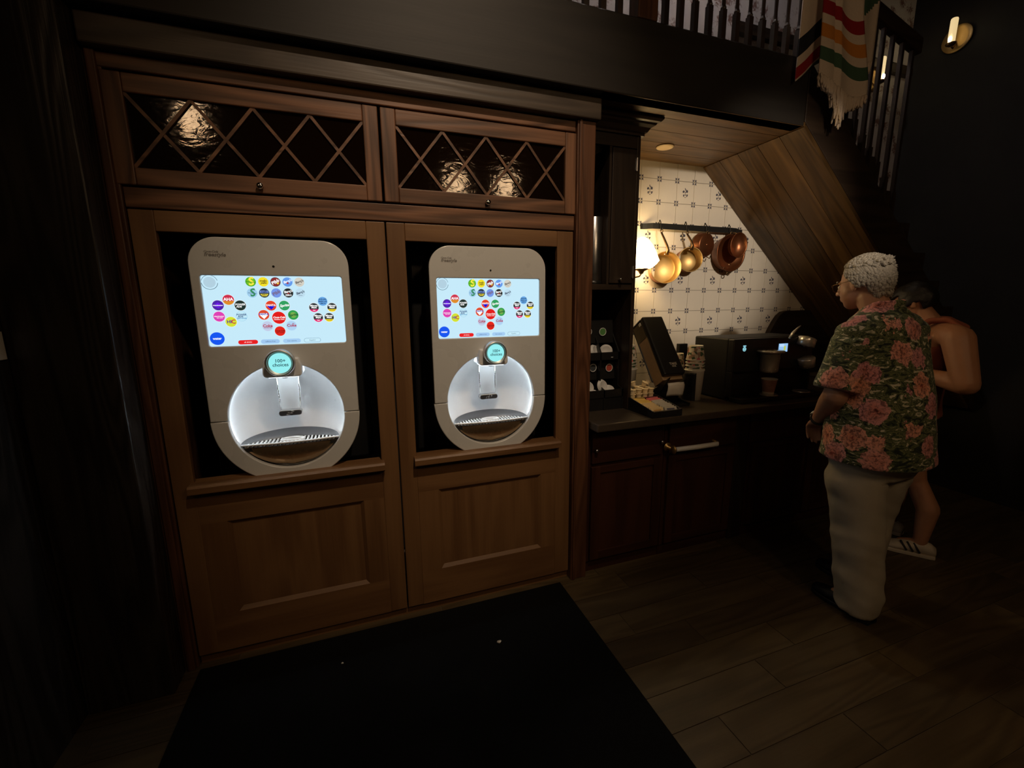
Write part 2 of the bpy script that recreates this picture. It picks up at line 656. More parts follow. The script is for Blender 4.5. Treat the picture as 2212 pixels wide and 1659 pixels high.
# ------------------------------------------------------------------ setting
floor = struct(obj('floor', bx(-3.2, 4.7, -5.2, 0.8, -0.10, -0.0035), GROUT), 'dark wood-look plank floor with pale joints')
PW, PL = 0.15, 0.90
joints = {0: 1.129, 1: 1.407, 2: 1.765, 3: 1.522, 4: 1.17, -1: 1.70, -2: 1.30, 5: 1.62, 6: 1.33, 7: 1.85, 8: 1.05, 9: 1.55}
plank_me = None
for j in range(-3, 11):
    y0 = -0.35 - PW * j - PW
    y1 = y0 + PW
    x = joints.get(j, 1.2 + 0.37 * (j % 3))
    x -= math.ceil((x + 1.1) / PL) * PL
    while x < 4.6:
        a, b = x, x + PL
        hidden = a > -0.70 and b < 0.93 and y0 < -0.1
        if not hidden and y0 < 0.05:
            if plank_me is None:
                bm = bx(-PL / 2 + 0.0018, PL / 2 - 0.0018, -PW / 2 + 0.0018, PW / 2 - 0.0018, -0.012, 0)
                bmesh.ops.recalc_face_normals(bm, faces=bm.faces)
                plank_me = bpy.data.meshes.new('plank')
                bm.to_mesh(plank_me)
                bm.free()
                plank_me.materials.append(PLANK)
            link('plank', plank_me, floor, Vector(((a + b) / 2, (y0 + y1) / 2, 0)) - floor.location)
        x += PL

struct(obj('wall_left', bx(-1.35, -1.08, -1.9, -0.02, -0.01, 5.1), EBON['Z']), 'black-stained timber wall at the left')
struct(obj('wall_right', bx(4.5, 4.7, -5.2, 0.8, -0.01, 5.1), DARKWALL), 'dark wall on the right carrying a candle sconce')
struct(obj('wall_rear', bx(-3.2, 4.7, -5.4, -5.2, -0.01, 5.1), DARKWALL), 'dark wall behind the viewer')
struct(obj('ceiling', bx(-3.2, 4.7, -5.4, 0.9, 5.1, 5.2), DARKWALL), 'dark upper ceiling')
struct(obj('wall_upper', bx(-1.35, 4.5, 0.70, 0.85, 1.2, 5.1), WALLPAPER), 'patterned pale wall of the upstairs landing')
struct(obj('trim_1', bx(2.6, 4.5, 0.655, 0.70, 3.375, 3.43), WALNUT['X']), 'dark dado rail on the landing wall')
struct(obj('trim_2', bx(2.6, 4.5, 0.675, 0.70, 3.44, 3.455), WALNUT['X']), 'thin dark bead on the landing wall')

# tiled wall of the niche
TX, TZ, TS = 1.864, 1.623, 0.149
slope_z = lambda x: 2.47 - (x - 2.376) * 0.867
wall_tile = struct(obj('wall_back', bx(1.45, 4.5, 0.651, 0.699, 0.0, 2.46), TGROUT), 'cream tiled back wall of the coffee niche')
def tile_mesh(flower):
    bm = B()
    h = TS / 2 - 0.0014
    box(bm, -h, h, -0.006, 0.004, -h, h)
    bmesh.ops.recalc_face_normals(bm, faces=bm.faces)
    y = -0.0064
    def poly(pts):
        f = bm.faces.new([bm.verts.new((x, y, z)) for x, z in pts])
        f.material_index = 1
    for sx in (-1, 1):
        for sz in (-1, 1):
            c = (sx * (h - 0.0115), sz * (h - 0.0115))
            # small spray of three leaves in every corner
            for a, l, w in ((0.785, 0.019, 0.0036), (0.06, 0.014, 0.0030), (1.51, 0.014, 0.0030)):
                dx, dz = -cos(a) * sx, -sin(a) * sz
                bx_, bz = sx * (h - 0.004), sz * (h - 0.004)
                px, pz = -dz, dx
                poly([(bx_, bz), (bx_ + dx * l * .55 + px * w, bz + dz * l * .55 + pz * w), (bx_ + dx * l, bz + dz * l), (bx_ + dx * l * .55 - px * w, bz + dz * l * .55 - pz * w)])
    if flower:
        k = 0.00125
        P = lambda *q: poly([(a * k, b * k) for a, b in q])
        P((-20, 6), (-12, 14), (-4, 7), (-10, 0), (-17, 0))                  # left blossom
        P((4, 3), (4, 14), (16, 16), (18, 7), (14, 1))                       # right blossom
        P((-1, 12), (-5, 24), (-2, 27), (4, 15))                             # stem with bud
        P((4, 15), (10, 21), (8, 14))
        P((-3, 6), (2, 6), (1, -4), (-2, -4))
        P((-15, -10), (-4, -8), (-9, -22), (-14, -19))                       # leaves
        P((7, -8), (19, -7), (15, -18), (9, -22))
        P((-2, -6), (3, -6), (2, -16), (-1, -16))
        P((-7, -22), (6, -22), (1, -26))
    me = bpy.data.meshes.new('tile')
    bm.to_mesh(me)
    bm.free()
    me.materials.append(TILE)
    me.materials.append(TILEINK)
    return me
T_PLAIN, T_FLOWER = tile_mesh(False), tile_mesh(True)
for i in range(-2, 12):
    for j in range(-5, 6):
        cx, cz = TX + (i + 0.5) * TS, TZ + (j + 0.5) * TS
        if cz - 0.10 > slope_z(cx - 0.09) or cz > 2.5:
            continue
        link('tile', T_FLOWER if i % 2 == 0 and j % 2 == 0 else T_PLAIN, wall_tile, Vector((cx, 0.651, cz)) - wall_tile.location)

# boarded ceiling of the niche and sloping soffit under the stair
niche_ceiling = struct(obj('ceiling', bx(1.12, 2.42, -0.06, 0.70, 2.497, 2.52), BEAM['X']), 'low boarded ceiling of the coffee niche')
for k in range(5):
    y0 = -0.098 + 0.1482 * k
    obj('board', bx(1.12, 2.385, y0 + 0.001, y0 + 0.1472, 2.475, 2.497), SOFFIT['X'], niche_ceiling, bevel=0.0015)
soffit = thing('stair_soffit', 'sloping brown plank underside of the staircase above the niche', 'staircase', (2.376, 0, 2.47))
ang = -math.atan(0.867)
LEN = 2.70
for k in range(5):
    y0 = -0.098 + 0.1482 * k
    bm = bx(0, LEN, y0 + 0.001, y0 + 0.1472, 0, 0.022)
    o = obj('board', bm, SOFFIT['X'], soffit, bevel=0.0015)
    o.rotation_euler = (0, -ang, 0)
    c = Vector((LEN / 2, y0 + 0.0741, 0.011))
    o.location = Matrix.Rotation(-ang, 3, 'Y') @ c
bm = B()
prism(bm, [(2.376, 2.50), (2.376, 2.80), (4.49, 2.80 - 2.114 * 0.867), (4.49, 2.50 - 2.114 * 0.867)], -0.10, -0.06)
obj('stringer', bm, WALNUT['X'], soffit, bevel=0.004)
bm = B()
for k in range(9):                                  # treads behind the stringer
    x = 2.42 + 0.21 * k
    z = 2.76 - 0.182 * k
    prism(bm, [(x, z - 0.22), (x, z), (x + 0.205, z), (x + 0.205, z - 0.22)], -0.059, 0.64)
obj('tread_block', bm, WALNUT['Y'], soffit)
bm = B()  # dark slab shaped like the shadow of the man on the tiles
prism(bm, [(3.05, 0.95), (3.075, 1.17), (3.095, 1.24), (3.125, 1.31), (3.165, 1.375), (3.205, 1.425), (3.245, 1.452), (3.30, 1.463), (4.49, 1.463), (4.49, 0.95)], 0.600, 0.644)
tag(obj('shadow_slab', bm, WALNUT['X'], None, bevel=0.003), 'dark round-shouldered slab standing in for the shadow of the man on the tiles', 'panel')

# fascia beam of the landing, floor above
tag(obj('landing_beam', bx(-1.08, 2.372, -0.10, -0.02, 2.475, 2.80), BEAM['X'], None, bevel=0.006), 'long dark fascia beam below the landing balustrade', 'beam')
struct(obj('trim_3', bx(-1.08, 2.40, -0.019, 0.70, 2.66, 2.795), WALNUT['X']), 'floor deck of the upstairs landing')

# pillar at the left
pil = thing('pillar', 'black grained timber pillar left of the drink cabinet', 'pillar', (-0.94, -0.06, 0))
obj('shaft', bx(-1.078, -0.798, -0.131, 0.0, 0.0, 2.472), EBON['Z'], pil, bevel=0.006)
tag(obj('paper_notice', bx(-1.079, -1.068, -0.21, -0.150, 1.372, 1.46), PAPER), 'small tan card on the black wall at the far left edge', 'card')

# door mat and crumbs
bm = bx(-0.74, 0.958, -1.85, -0.035, 0.0005, 0.009)
tag(obj('floor_mat', bm, RUBBER, None, bevel=0.003), 'large black floor mat in front of the drink cabinet', 'mat')
for (x, y, s, nm) in ((0.505, -0.335, 0.011, 'larger pale crumb of paper on the black mat nearer its right edge'), (-0.167, -0.213, 0.005, 'tiny pale crumb on the black mat below the left cabinet door')):
    bm = B()
    ball(bm, (x, y, 0.009 + s * 0.45), (s, s * 0.8, s * 0.5), 8, 5)
    for v in bm.verts:
        v.co += Vector([random.uniform(-1, 1) * s * 0.15 for _ in range(3)])
    tag(obj('paper_scrap', bm, PAPER, None), nm, 'scrap', 'crumbs on the mat')

# ------------------------------------------------------------------ drink cabinet
X0, XM, X1 = -0.748, 0.135, 1.022
cab = thing('drink_cabinet', 'tall oak cabinet with leaded glass on top housing two drink dispensers', 'cabinet', (XM, 0.3, 0))
obj('side_post', bx(-0.83, X0 - 0.004, -0.012, 0.62, 0, 2.372), OAKD['Z'], cab, bevel=0.004)
obj('side_post', bx(X1 + 0.004, 1.122, -0.03, 0.62, 0, 2.372), OAKD['Z'], cab, bevel=0.004)
obj('post_bead', bx(-0.790, -0.762, -0.024, -0.010, 0, 2.372), OAKD['Z'], cab, bevel=0.004)
obj('post_bead', bx(X1 + 0.012, X1 + 0.026, -0.038, -0.029, 0, 2.372), OAKD['Z'], cab, bevel=0.003)
obj('top_casing', bx(-0.77, X1 + 0.002, -0.014, 0.05, 2.324, 2.372), OAKU['X'], cab, bevel=0.004)
obj('middle_rail', bx(X0, X1 + 0.002, -0.010, 0.05, 1.882, 1.950), OAKU['X'], cab, bevel=0.003)
obj('toe_board', bx(X0, X1 + 0.002, 0.012, 0.04, 0.0, 0.046), OAK['X'], cab)
obj('top_panel', bx(X0, X1, 0.02, 0.62, 2.33, 2.35), BLACKM, cab)
obj('back_panel', bx(X0, X1, 0.605, 0.62, 0.02, 2.35), BLACKM, cab)
obj('shelf', bx(X0, X1, 0.05, 0.605, 1.90, 1.92), OAKD['X'], cab)
obj('cornice', bx(-0.79, 1.136, -0.055, 0.095, 2.374, 2.466), CORNICE['X'], cab, bevel=0.006)

def upper_door(x0, x1):
    z0, z1 = 1.957, 2.318
    gx0, gx1, gz0, gz1 = x0 + 0.062, x1 - 0.062, 2.016, 2.256
    d = obj('upper_door', bx(x0 + 0.003, gx0, -0.014, 0.012, z0, z1), OAKU['Z'], cab, bevel=0.004)   # left stile carries the rest
    obj('stile', bx(gx1, x1 - 0.003, -0.014, 0.012, z0, z1), OAKU['Z'], d, bevel=0.004)
    obj('rail', bx(gx0, gx1, -0.013, 0.012, z0, gz0), OAKU['X'], d, bevel=0.004)
    obj('rail', bx(gx0, gx1, -0.013, 0.012, gz1, z1), OAKU['X'], d, bevel=0.004)
    n = 4
    cw = (gx1 - gx0) / n
    xs = [gx0 + i * cw for i in range(n + 1)]
    zm = (gz0 + gz1) / 2
    def pane(pts):
        cx = sum(p[0] for p in pts) / len(pts)
        cz = sum(p[1] for p in pts) / len(pts)
        q = [(cx + (a - cx) * 0.985, cz + (b - cz) * 0.985) for a, b in pts]
        obj('pane', prism(B(), q, -0.001, 0.002), AMBER, d)
    for i in range(n):
        a, b = xs[i], xs[i + 1]
        m = (a + b) / 2
        pane([(a, gz1), (m, zm), (b, gz1)])
        pane([(a, gz0), (b, gz0), (m, zm)])
    for i in range(n + 1):
        a = xs[i]
        if i == 0:
            pane([(a, gz0), (a + cw / 2, zm), (a, gz1)])
        elif i == n:
            pane([(a, gz0), (a, gz1), (a - cw / 2, zm)])
        else:
            pane([(a, gz0), (a + cw / 2, zm), (a, gz1), (a - cw / 2, zm)])
    for i in range(n):
        for (za, zb, off) in ((gz0, gz1, 0), (gz1, gz0, 0.001)):
            p, q = Vector((xs[i], 0, za)), Vector((xs[i + 1], 0, zb))
            dd = (q - p).normalized()
            nn = Vector((-dd.z, 0, dd.x)) * 0.0055
            extr_b = extr(B(), [p + nn + Vector((0, -0.009 + off, 0)), q + nn + Vector((0, -0.009 + off, 0)), q - nn + Vector((0, -0.009 + off, 0)), p - nn + Vector((0, -0.009 + off, 0))], (0, 0.018, 0))
            obj('glazing_bar', extr_b, OAKU['X'], d)
    kx = (x0 + x1) / 2
    kb = B()
    lathe(kb, [(0, -0.034), (0.008, -0.034), (0.0125, -0.029), (0.0125, -0.024), (0.007, -0.018), (0.006, -0.012), (0.011, -0.0135), (0.011, -0.012), (0, -0.012)], (kx, 0, z0 + 0.024), (0, 1, 0), 16)
    k = obj('knob', kb, CHROME, d, smooth=True)
    return d
upper_door(X0 - 0.018, XM - 0.002)
upper_door(XM + 0.002, X1 + 0.012)

def lower_door(x0, x1, ox0, ox1, px0, px1):
    z0, z1 = 0.052, 1.876
    oz1 = 1.803
    sill = 0.835
    d = obj('lower_door', bx(x0 + 0.003, ox0, -0.012, 0.014, z0, z1), OAK['Z'], cab, bevel=0.003)
    obj('stile', bx(ox1, x1 - 0.003, -0.012, 0.014, z0, z1), OAK['Z'], d, bevel=0.003)
    obj('rail', bx(ox0, ox1, -0.0118, 0.014, oz1, z1), OAK['X'], d, bevel=0.003)
    # sill with a moulded nose
    bm = B()
    extr(bm, [(ox0 - 0.012, -0.058, 0.800), (ox0 - 0.012, -0.058, 0.824), (ox0 - 0.012, -0.050, 0.832), (ox0 - 0.012, 0.03, 0.836), (ox0 - 0.012, 0.03, 0.800), (ox0 - 0.012, -0.022, 0.800), (ox0 - 0.012, -0.026, 0.784), (ox0 - 0.012, -0.034, 0.790), (ox0 - 0.012, -0.046, 0.797)], (ox1 - ox0 + 0.024, 0, 0))
    # upper edge of the sill
    obj('sill', bm, OAK['X'], d)
    pz0, pz1 = 0.227, 0.650
    obj('rail', bx(ox0, ox1, -0.0116, 0.014, pz1, 0.799), OAK['X'], d)
    obj('rail', bx(ox0, ox1, -0.0116, 0.014, z0, pz0), OAK['X'], d)
    obj('stile', bx(ox0, px0, -0.0114, 0.014, pz0, pz1), OAK['Z'], d)
    obj('stile', bx(px1, ox1, -0.0114, 0.014, pz0, pz1), OAK['Z'], d)
    # sloping bead round the panel
    w = 0.016
    for pts in ([(px0, pz0), (px1, pz0), (px1 - w, pz0 + w), (px0 + w, pz0 + w)], [(px0, pz1), (px1, pz1), (px1 - w, pz1 - w), (px0 + w, pz1 - w)],
                [(px0, pz0), (px0, pz1), (px0 + w, pz1 - w), (px0 + w, pz0 + w)], [(px1, pz0), (px1, pz1), (px1 - w, pz1 - w), (px1 - w, pz0 + w)]):
        bm = B()
        f = [bm.verts.new((p[0], -0.011 if i < 2 else 0.001, p[1])) for i, p in enumerate(pts)]
        g = [bm.verts.new((p[0], 0.006, p[1])) for p in pts]
        bm.faces.new(f)
        bm.faces.new(g[::-1])
        for i in range(4):
            bm.faces.new((f[i], g[i], g[(i + 1) % 4], f[(i + 1) % 4]))
        obj('panel_bead', bm, OAK['X'] if abs(pts[0][1] - pts[1][1]) < 1e-6 else OAK['Z'], d)
    obj('panel', bx(px0 - 0.004, px1 + 0.004, 0.0015, 0.010, pz0 - 0.004, pz1 + 0.004), OAK['Z'], d)
    return d
lower_door(X0, XM, -0.670, 0.056, -0.576, -0.033)
lower_door(XM, X1, 0.214, 0.934, 0.310, 0.853)

# ------------------------------------------------------------------ drink dispensers
DX = -0.304
disp = thing('drink_dispenser', 'drink dispenser with a lit touch screen behind the left oak door', 'drink dispenser', (DX, 0.2, 0.0), 'touch screen drink dispensers')
def arc(cx, cz, r, a0, a1, n):
    return [(cx + r * cos(a0 + (a1 - a0) * i / n), cz + r * sin(a0 + (a1 - a0) * i / n)) for i in range(n + 1)]
CZ, CR, HW = 1.078, 0.2215, 0.277
def rrect(x0, x1, z0, z1, r, n=8):
    return arc(x1 - r, z1 - r, r, 0, pi / 2, n) + arc(x0 + r, z1 - r, r, pi / 2, pi, n) + arc(x0 + r, z0 + r, r, pi, 1.5 * pi, n) + arc(x1 - r, z0 + r, r, 1.5 * pi, 2 * pi, n)
body = obj('housing', bx(DX - 0.335, DX + 0.335, 0.235, 0.55, 0.78, 1.80), BLACKP, disp, bevel=0.01)
# upper front shell: above the seam, with the round bay cut out
zt, rc = 1.787, 0.095
ca = 0.0
upper = [(DX + HW, CZ + 0.003)] + arc(DX + HW - rc, zt - rc, rc, 0, pi / 2, 12) + arc(DX - HW + rc, zt - rc, rc, pi / 2, pi, 12) + [(DX - HW, CZ + 0.003)] + arc(DX, CZ + 0.003, CR, pi, 0, 48)
front_shape('upper_shell', [upper, rrect(DX - 0.2535, DX + 0.2535, 1.3745, 1.6535, 0.013)], -0.004, 0.016, SHELL, disp, 0.004)
lower = [(DX - HW, CZ - 0.0075)] + arc(DX, CZ - 0.0075, HW, pi, 2 * pi, 48) + [(DX + CR, CZ - 0.0075)] + arc(DX, CZ - 0.0075, CR, 2 * pi, pi, 48)
front_shape('lower_shell', [lower], -0.004, 0.016, SHELL, disp, 0.004)
# shell side skirt, dark gloss
sk_out = [(DX + HW - 0.006, CZ)] + arc(DX + HW - rc, zt - rc, rc - 0.006, 0, pi / 2, 12) + arc(DX - HW + rc, zt - rc, rc - 0.006, pi / 2, pi, 12) + [(DX - HW + 0.006, CZ)] + arc(DX, CZ, HW - 0.006, pi, 2 * pi, 48)
front_shape('skirt', [sk_out, arc(DX, CZ, CR + 0.004, 0, 2 * pi * 47 / 48, 47)], 0.125, 0.23, BLACKP, disp)
for sd in (-1, 1):
    xa, xb = sorted((DX + sd * (CR + 0.0008), DX + sd * (HW - 0.003)))
    obj('seam_light_block', bx(xa, xb, 0.0035, 0.0080, CZ - 0.014, CZ + 0.010), BLACKM, disp)  # black strip added behind the seam so the ring light does not leak
# dished bay
bm = B()
prof = []
for i in range(15):
    t = i / 14
    prof.append(((CR + 0.014) * (1 - t), 0.006 + 0.135 * (1 - (1 - t) ** 2.2)))
lathe(bm, prof, (DX, 0, CZ), (0, 1, 0), 64)
obj('bay', bm, WHITEP, disp, smooth=True)
# light strip round the bay mouth, lower two thirds
LED = glow('bay_light', (0.80, 0.92, 1.0, 1), LED_L)
bm = B()
s_, t_ = frame_of((0, 1, 0))
pts_ = [(DX + (CR + 0.0075) * cos(a), 0.0125, CZ + (CR + 0.0075) * sin(a)) for a in [radians(-26) + radians(232) * i / 72 for i in range(73)]]
tube(bm, pts_, 0.0040, 8)
obj('light_ring', bm, LED, disp, smooth=True)
obj('head_light', bx(DX - 0.055, DX + 0.055, -0.03, 0.05, 1.2445, 1.2475), glow('head_light', (0.80, 0.92, 1.0, 1), 3.5), disp)
# small camera eye and wordmark
bm = B()
lathe(bm, [(0, -0.0005), (0.0045, -0.0005), (0.0045, 0.004), (0, 0.004)], (DX + 0.003, -0.0165, 1.686), (0, 1, 0), 14)
obj('camera_eye', bm, BLACKP, disp)
bm = B()
INK = plain('wordmark_grey', (0.22, 0.21, 0.20, 1), 0.5)
add_text(bm, 'Coca-Cola', 0.011, (DX - 0.203, -0.0165, 1.7365), shear=0.35, bold=0.0003)
add_text(bm, 'freestyle', 0.0205, (DX - 0.191, -0.0165, 1.7255), shear=0.3, bold=0.0006)
obj('wordmark', bm, INK, disp, recalc=False)
# screen
scr = front_shape('screen', [rrect(DX - 0.2525, DX + 0.2525, 1.3755, 1.6525, 0.012)], 0.0, 0.012, emi((198, 234, 250)), disp)
YS = -0.0062
def icon(name, dx, z, r, layers, label=None):
    """layers drawn one above another as flat print on the screen"""
    bm = B()
    mats = []
    for n_, ly in enumerate(layers):
        col = ly[1]
        m = emi(col)
        if m not in mats:
            mats.append(m)
        mi = mats.index(m)
        y = YS - 0.00025 * (n_ + 1)
        kind = ly[0]
        if kind == 'disc':
            k = ly[2] if len(ly) > 2 else 1.0
            f = bm.faces.new([bm.verts.new((DX + dx + a, y, z + b)) for a, b in arc(0, 0, r * k, 0, 2 * pi * 27 / 28, 27)])
            f.material_index = mi
        elif kind == 'seg':                     # part of the disc between two angles, cut straight
            f = bm.faces.new([bm.verts.new((DX + dx + a, y, z + b)) for a, b in arc(0, 0, r * (ly[4] if len(ly) > 4 else 1), ly[2], ly[3], 16)])
            f.material_index = mi
        elif kind == 'poly':
            f = bm.faces.new([bm.verts.new((DX + dx + a * r, y, z + b * r)) for a, b in ly[2]])
            f.material_index = mi
        elif kind == 'text':
            _, _, s, size, px, pz, rot, shear = ly
            add_text(bm, s, size * r, (DX + dx + px * r, y, z + pz * r), mi, rot, shear, 0.035 * size * r, fit=1.75 * r)
        elif kind == 'ring':
            A = arc(0, 0, r, ly[2], ly[3], 30)
            Bq = arc(0, 0, r * 0.94, ly[2], ly[3], 30)
            for i in range(30):
                f = bm.faces.new([bm.verts.new((DX + dx + p[0], y, z + p[1])) for p in (A[i], A[i + 1], Bq[i + 1], Bq[i])])
                f.material_index = mi
    # all print faces look at the viewer
    bm.normal_update()
    for f in bm.faces:
        if f.normal.y > 0:
            f.normal_flip()
    o = obj(name, bm, mats, scr, recalc=False)
    if label:
        o['label'] = label
    return o
W = (255, 255, 255)
R1, R2 = 0.0182, 0.0195
icon('app_icon', -0.084, 1.627, R1, [('disc', (70, 170, 30)), ('disc', (120, 195, 40), 0.8), ('text', (248, 235, 70), 'S', 2.3, 0, 0, 0.2, 0.2), ('poly', (30, 120, 30), [(-.9, .1), (.9, -.15), (.9, -.25), (-.9, 0)])])
icon('app_icon', -0.040, 1.627, R1, [('disc', (245, 225, 40)), ('text', (110, 95, 20), 'mello', 0.62, 0, .22, 0, .2), ('text', (110, 95, 20), 'yello', 0.62, .05, -.22, 0, .2)])
icon('app_icon', 0.003, 1.627, R1, [('disc', (50, 55, 60)), ('disc', (140, 45, 45), 0.93), ('poly', (245, 215, 80), [(.2, -.2), (.7, -.1), (.55, -.5), (.25, -.45)]), ('text', W, 'Pibb', 0.95, -.02, 0, 0.5, 0.1)])
icon('app_icon', 0.046, 1.627, R1, [('disc', (100, 155, 235)), ('text', W, "Barq's", 0.72, 0, .15, 0.35, 0.2), ('poly', (165, 50, 60), [(-.3, -.3), (0, .05), (.3, -.3), (0, -.45)])])
icon('app_icon', 0.089, 1.627, R1, [('disc', (212, 208, 196)), ('text', (90, 90, 90), "Barq's", 0.72, 0, .08, 0.35, 0.2), ('poly', (120, 118, 112), [(-.4, -.5), (.4, -.5), (.4, -.57), (-.4, -.57)])])
icon('app_icon', -0.083, 1.584, R1, [('disc', (160, 205, 235)), ('text', (50, 140, 90), 'S', 2.2, 0, 0, 0.2, 0.2), ('poly', (60, 100, 130), [(-.8, .1), (.8, -.1), (.8, -.2), (-.8, 0)])])
icon('app_icon', -0.041, 1.584, R1, [('disc', (35, 50, 60)), ('poly', (120, 150, 225), [(-.8, .5), (.8, .5), (.85, .0), (-.85, .0)]), ('poly', (245, 225, 60), [(-.8, -.2), (.8, -.2), (.45, -.7), (-.45, -.7)]), ('text', (40, 50, 90), 'mello', 0.6, 0, .25, 0, .2), ('text', (40, 50, 60), 'ZERO', 0.42, 0, -.42, 0, 0)])
icon('app_icon', 0.002, 1.584, R1, [('disc', (115, 150, 232)), ('text', (120, 100, 130), 'Pibb', 0.95, 0, 0, 0.5, 0.1)])
icon('app_icon', 0.045, 1.584, R1, [('disc', (30, 38, 38)), ('text', W, "Barq's", 0.8, 0, .3, 0.2, 0.2), ('poly', (170, 50, 50), [(-.3, -.2), (0, .1), (.3, -.2)]), ('text', W, 'ZERO', 0.5, 0, -.5, 0, 0)])
icon('app_icon', 0.089, 1.584, R1, [('disc', (190, 222, 240)), ('text', (60, 75, 95), "Barq's", 0.75, 0, .08, 0.35, 0.2), ('poly', (80, 95, 115), [(-.4, -.5), (.4, -.5), (.4, -.57), (-.4, -.57)])])
icon('app_icon', -0.167, 1.558, R2, [('disc', W, 1.05), ('disc', (205, 45, 75)), ('seg', (222, 140, 40), pi + .25, 2 * pi - .25), ('text', W, 'AHA', 0.95, 0, .08, 0, 0)])
icon('app_icon', -0.204, 1.537, R2, [('disc', W, 1.05), ('disc', (75, 35, 170)), ('poly', (105, 20, 225), [(-.5, .2), (0, .6), (.5, .2), (.5, -.2), (0, -.6), (-.5, -.2)]), ('text', W, 'vitaminwater', 0.4, 0, 0, 0, 0)])
icon('app_icon', -0.129, 1.536, R2, [('disc', W, 1.05), ('disc', (30, 48, 44)), ('text', W, 'POWER', 0.62, 0, .18, 0, .15), ('text', W, 'ADE', 0.5, -.25, -.25, 0, .15)])
icon('app_icon', -0.205, 1.494, R2, [('disc', W, 1.05), ('disc', (222, 65, 180)), ('text', W, 'vitaminwater', 0.4, 0, .05, 0, 0), ('text', W, 'zero sugar', 0.25, .1, -.25, 0, 0)])
icon('app_icon', -0.167, 1.473, R2, [('disc', W, 1.05), ('disc', (210, 225, 50)), ('text', (90, 50, 150), 'HI', 0.85, -.32, 0, 0, 0), ('text', (205, 45, 60), 'C', 1.1, .42, 0, 0, 0), ('poly', (90, 50, 150), [(-.05, .05), (.15, .05), (.15, -.05), (-.05, -.05)])])
icon('app_icon', -0.129, 1.494, R2, [('disc', (140, 195, 225)), ('disc', (195, 235, 250), 0.95), ('text', (60, 90, 140), 'POWER', 0.6, 0, .3, 0, .1), ('text', (60, 90, 140), 'ADE', 0.5, -.2, -.08, 0, .1), ('text', (40, 130, 190), 'ZERO SUGAR', 0.3, 0, -.42, 0, 0)])
icon('app_icon', -0.022, 1.534, R2, [('disc', W, 1.05), ('disc', (225, 65, 35)), ('poly', (20, 10, 215), [(-.75, -.02), (.75, -.02), (0, -.85)]), ('text', W, 'FANTA', 0.66, 0, .08, 0, 0)])
icon('app_icon', 0.026, 1.534, R2, [('disc', W, 1.05), ('disc', (45, 160, 95)), ('text', W, 'Sprite', 0.80, 0, 0.02, 0.12, 0.25)])
icon('app_icon', -0.051, 1.498, R2, [('disc', W, 1.05), ('disc', (220, 75, 45)), ('poly', W, [(-.75, .35), (.75, .35), (.7, -.1), (0, -.85), (-.7, -.1)]), ('text', (35, 35, 180), 'FANTA', 0.60, 0, .12, 0, 0)])
icon('app_icon', 0.002, 1.486, 0.0245, [('disc', W, 1.05), ('disc', (225, 25, 25)), ('text', W, 'Coca-Cola', 0.50, 0, .05, 0, .3), ('text', W, 'ORIGINAL TASTE', 0.2, 0, -.3, 0, 0)])
icon('app_icon', 0.055, 1.496, R2, [('disc', W, 1.05), ('disc', (45, 160, 80)), ('disc', (120, 175, 75), 0.6), ('text', (20, 95, 50), 'Sprite', 0.80, 0, 0.02, 0.12, 0.25)])
icon('app_icon', -0.042, 1.453, R2, [('disc', (195, 205, 232)), ('text', (180, 50, 75), 'Coke', 0.85, 0, .05, 0, .1), ('text', (150, 90, 120), 'CAFFEINE FREE', 0.22, 0, -.35, 0, 0)])
icon('app_icon', 0.045, 1.453, R2, [('disc', (175, 210, 242)), ('text', (175, 60, 90), 'Coke', 0.85, 0, .05, 0, .1), ('text', (165, 60, 90), 'diet', 0.26, .35, .45, 0, .2)])
icon('app_icon', 0.001, 1.432, R2, [('disc', W, 1.05), ('disc', (225, 35, 25)), ('text', (70, 15, 15), 'Coca-Cola', 0.50, 0, .06, 0, .3), ('text', (90, 15, 15), 'ZERO SUGAR', 0.24, 0, -.3, 0, 0)])
icon('app_icon', 0.170, 1.550, R1, [('disc', (105, 170, 232)), ('text', (25, 60, 105), 'AGUAS', 0.5, 0, .45, 0, 0), ('text', (25, 60, 105), 'FRESCAS', 0.5, 0, -.05, 0, 0), ('text', (25, 60, 105), 'LIMON', 0.4, 0, -.5, 0, 0)])
for (dx, z, c, t2) in ((0.135, 1.525, (225, 40, 115), 'Pink'), (0.204, 1.525, (245, 220, 40), 'Lemonade'), (0.148, 1.484, (225, 40, 115), 'Pink'), (0.190, 1.484, (245, 220, 40), 'Lemonade')):
    icon('app_icon', dx, z, R1, [('disc', W, 1.06), ('disc', (45, 55, 58)), ('seg', c, pi + .42, 2 * pi - .42), ('text', W, 'Minute', 0.55, 0, .42, 0, 0), ('text', W, 'Maid', 0.55, 0, .0, 0, 0), ('text', W if c[2] > 60 else (150, 120, 20), t2, 0.3, 0, -.62, 0, 0)])
icon('app_icon', -0.221, 1.409, 0.0248, [('disc', (15, 85, 240)), ('text', W, 'water', 0.5, 0, 0, 0, 0)])
icon('badge_ring', -0.222, 1.624, 0.0275, [('ring', (95, 120, 140), 0.25, pi - 0.25), ('ring', (60, 85, 105), pi + .1, 2 * pi - .1), ('disc', (178, 208, 224), 0.74)])
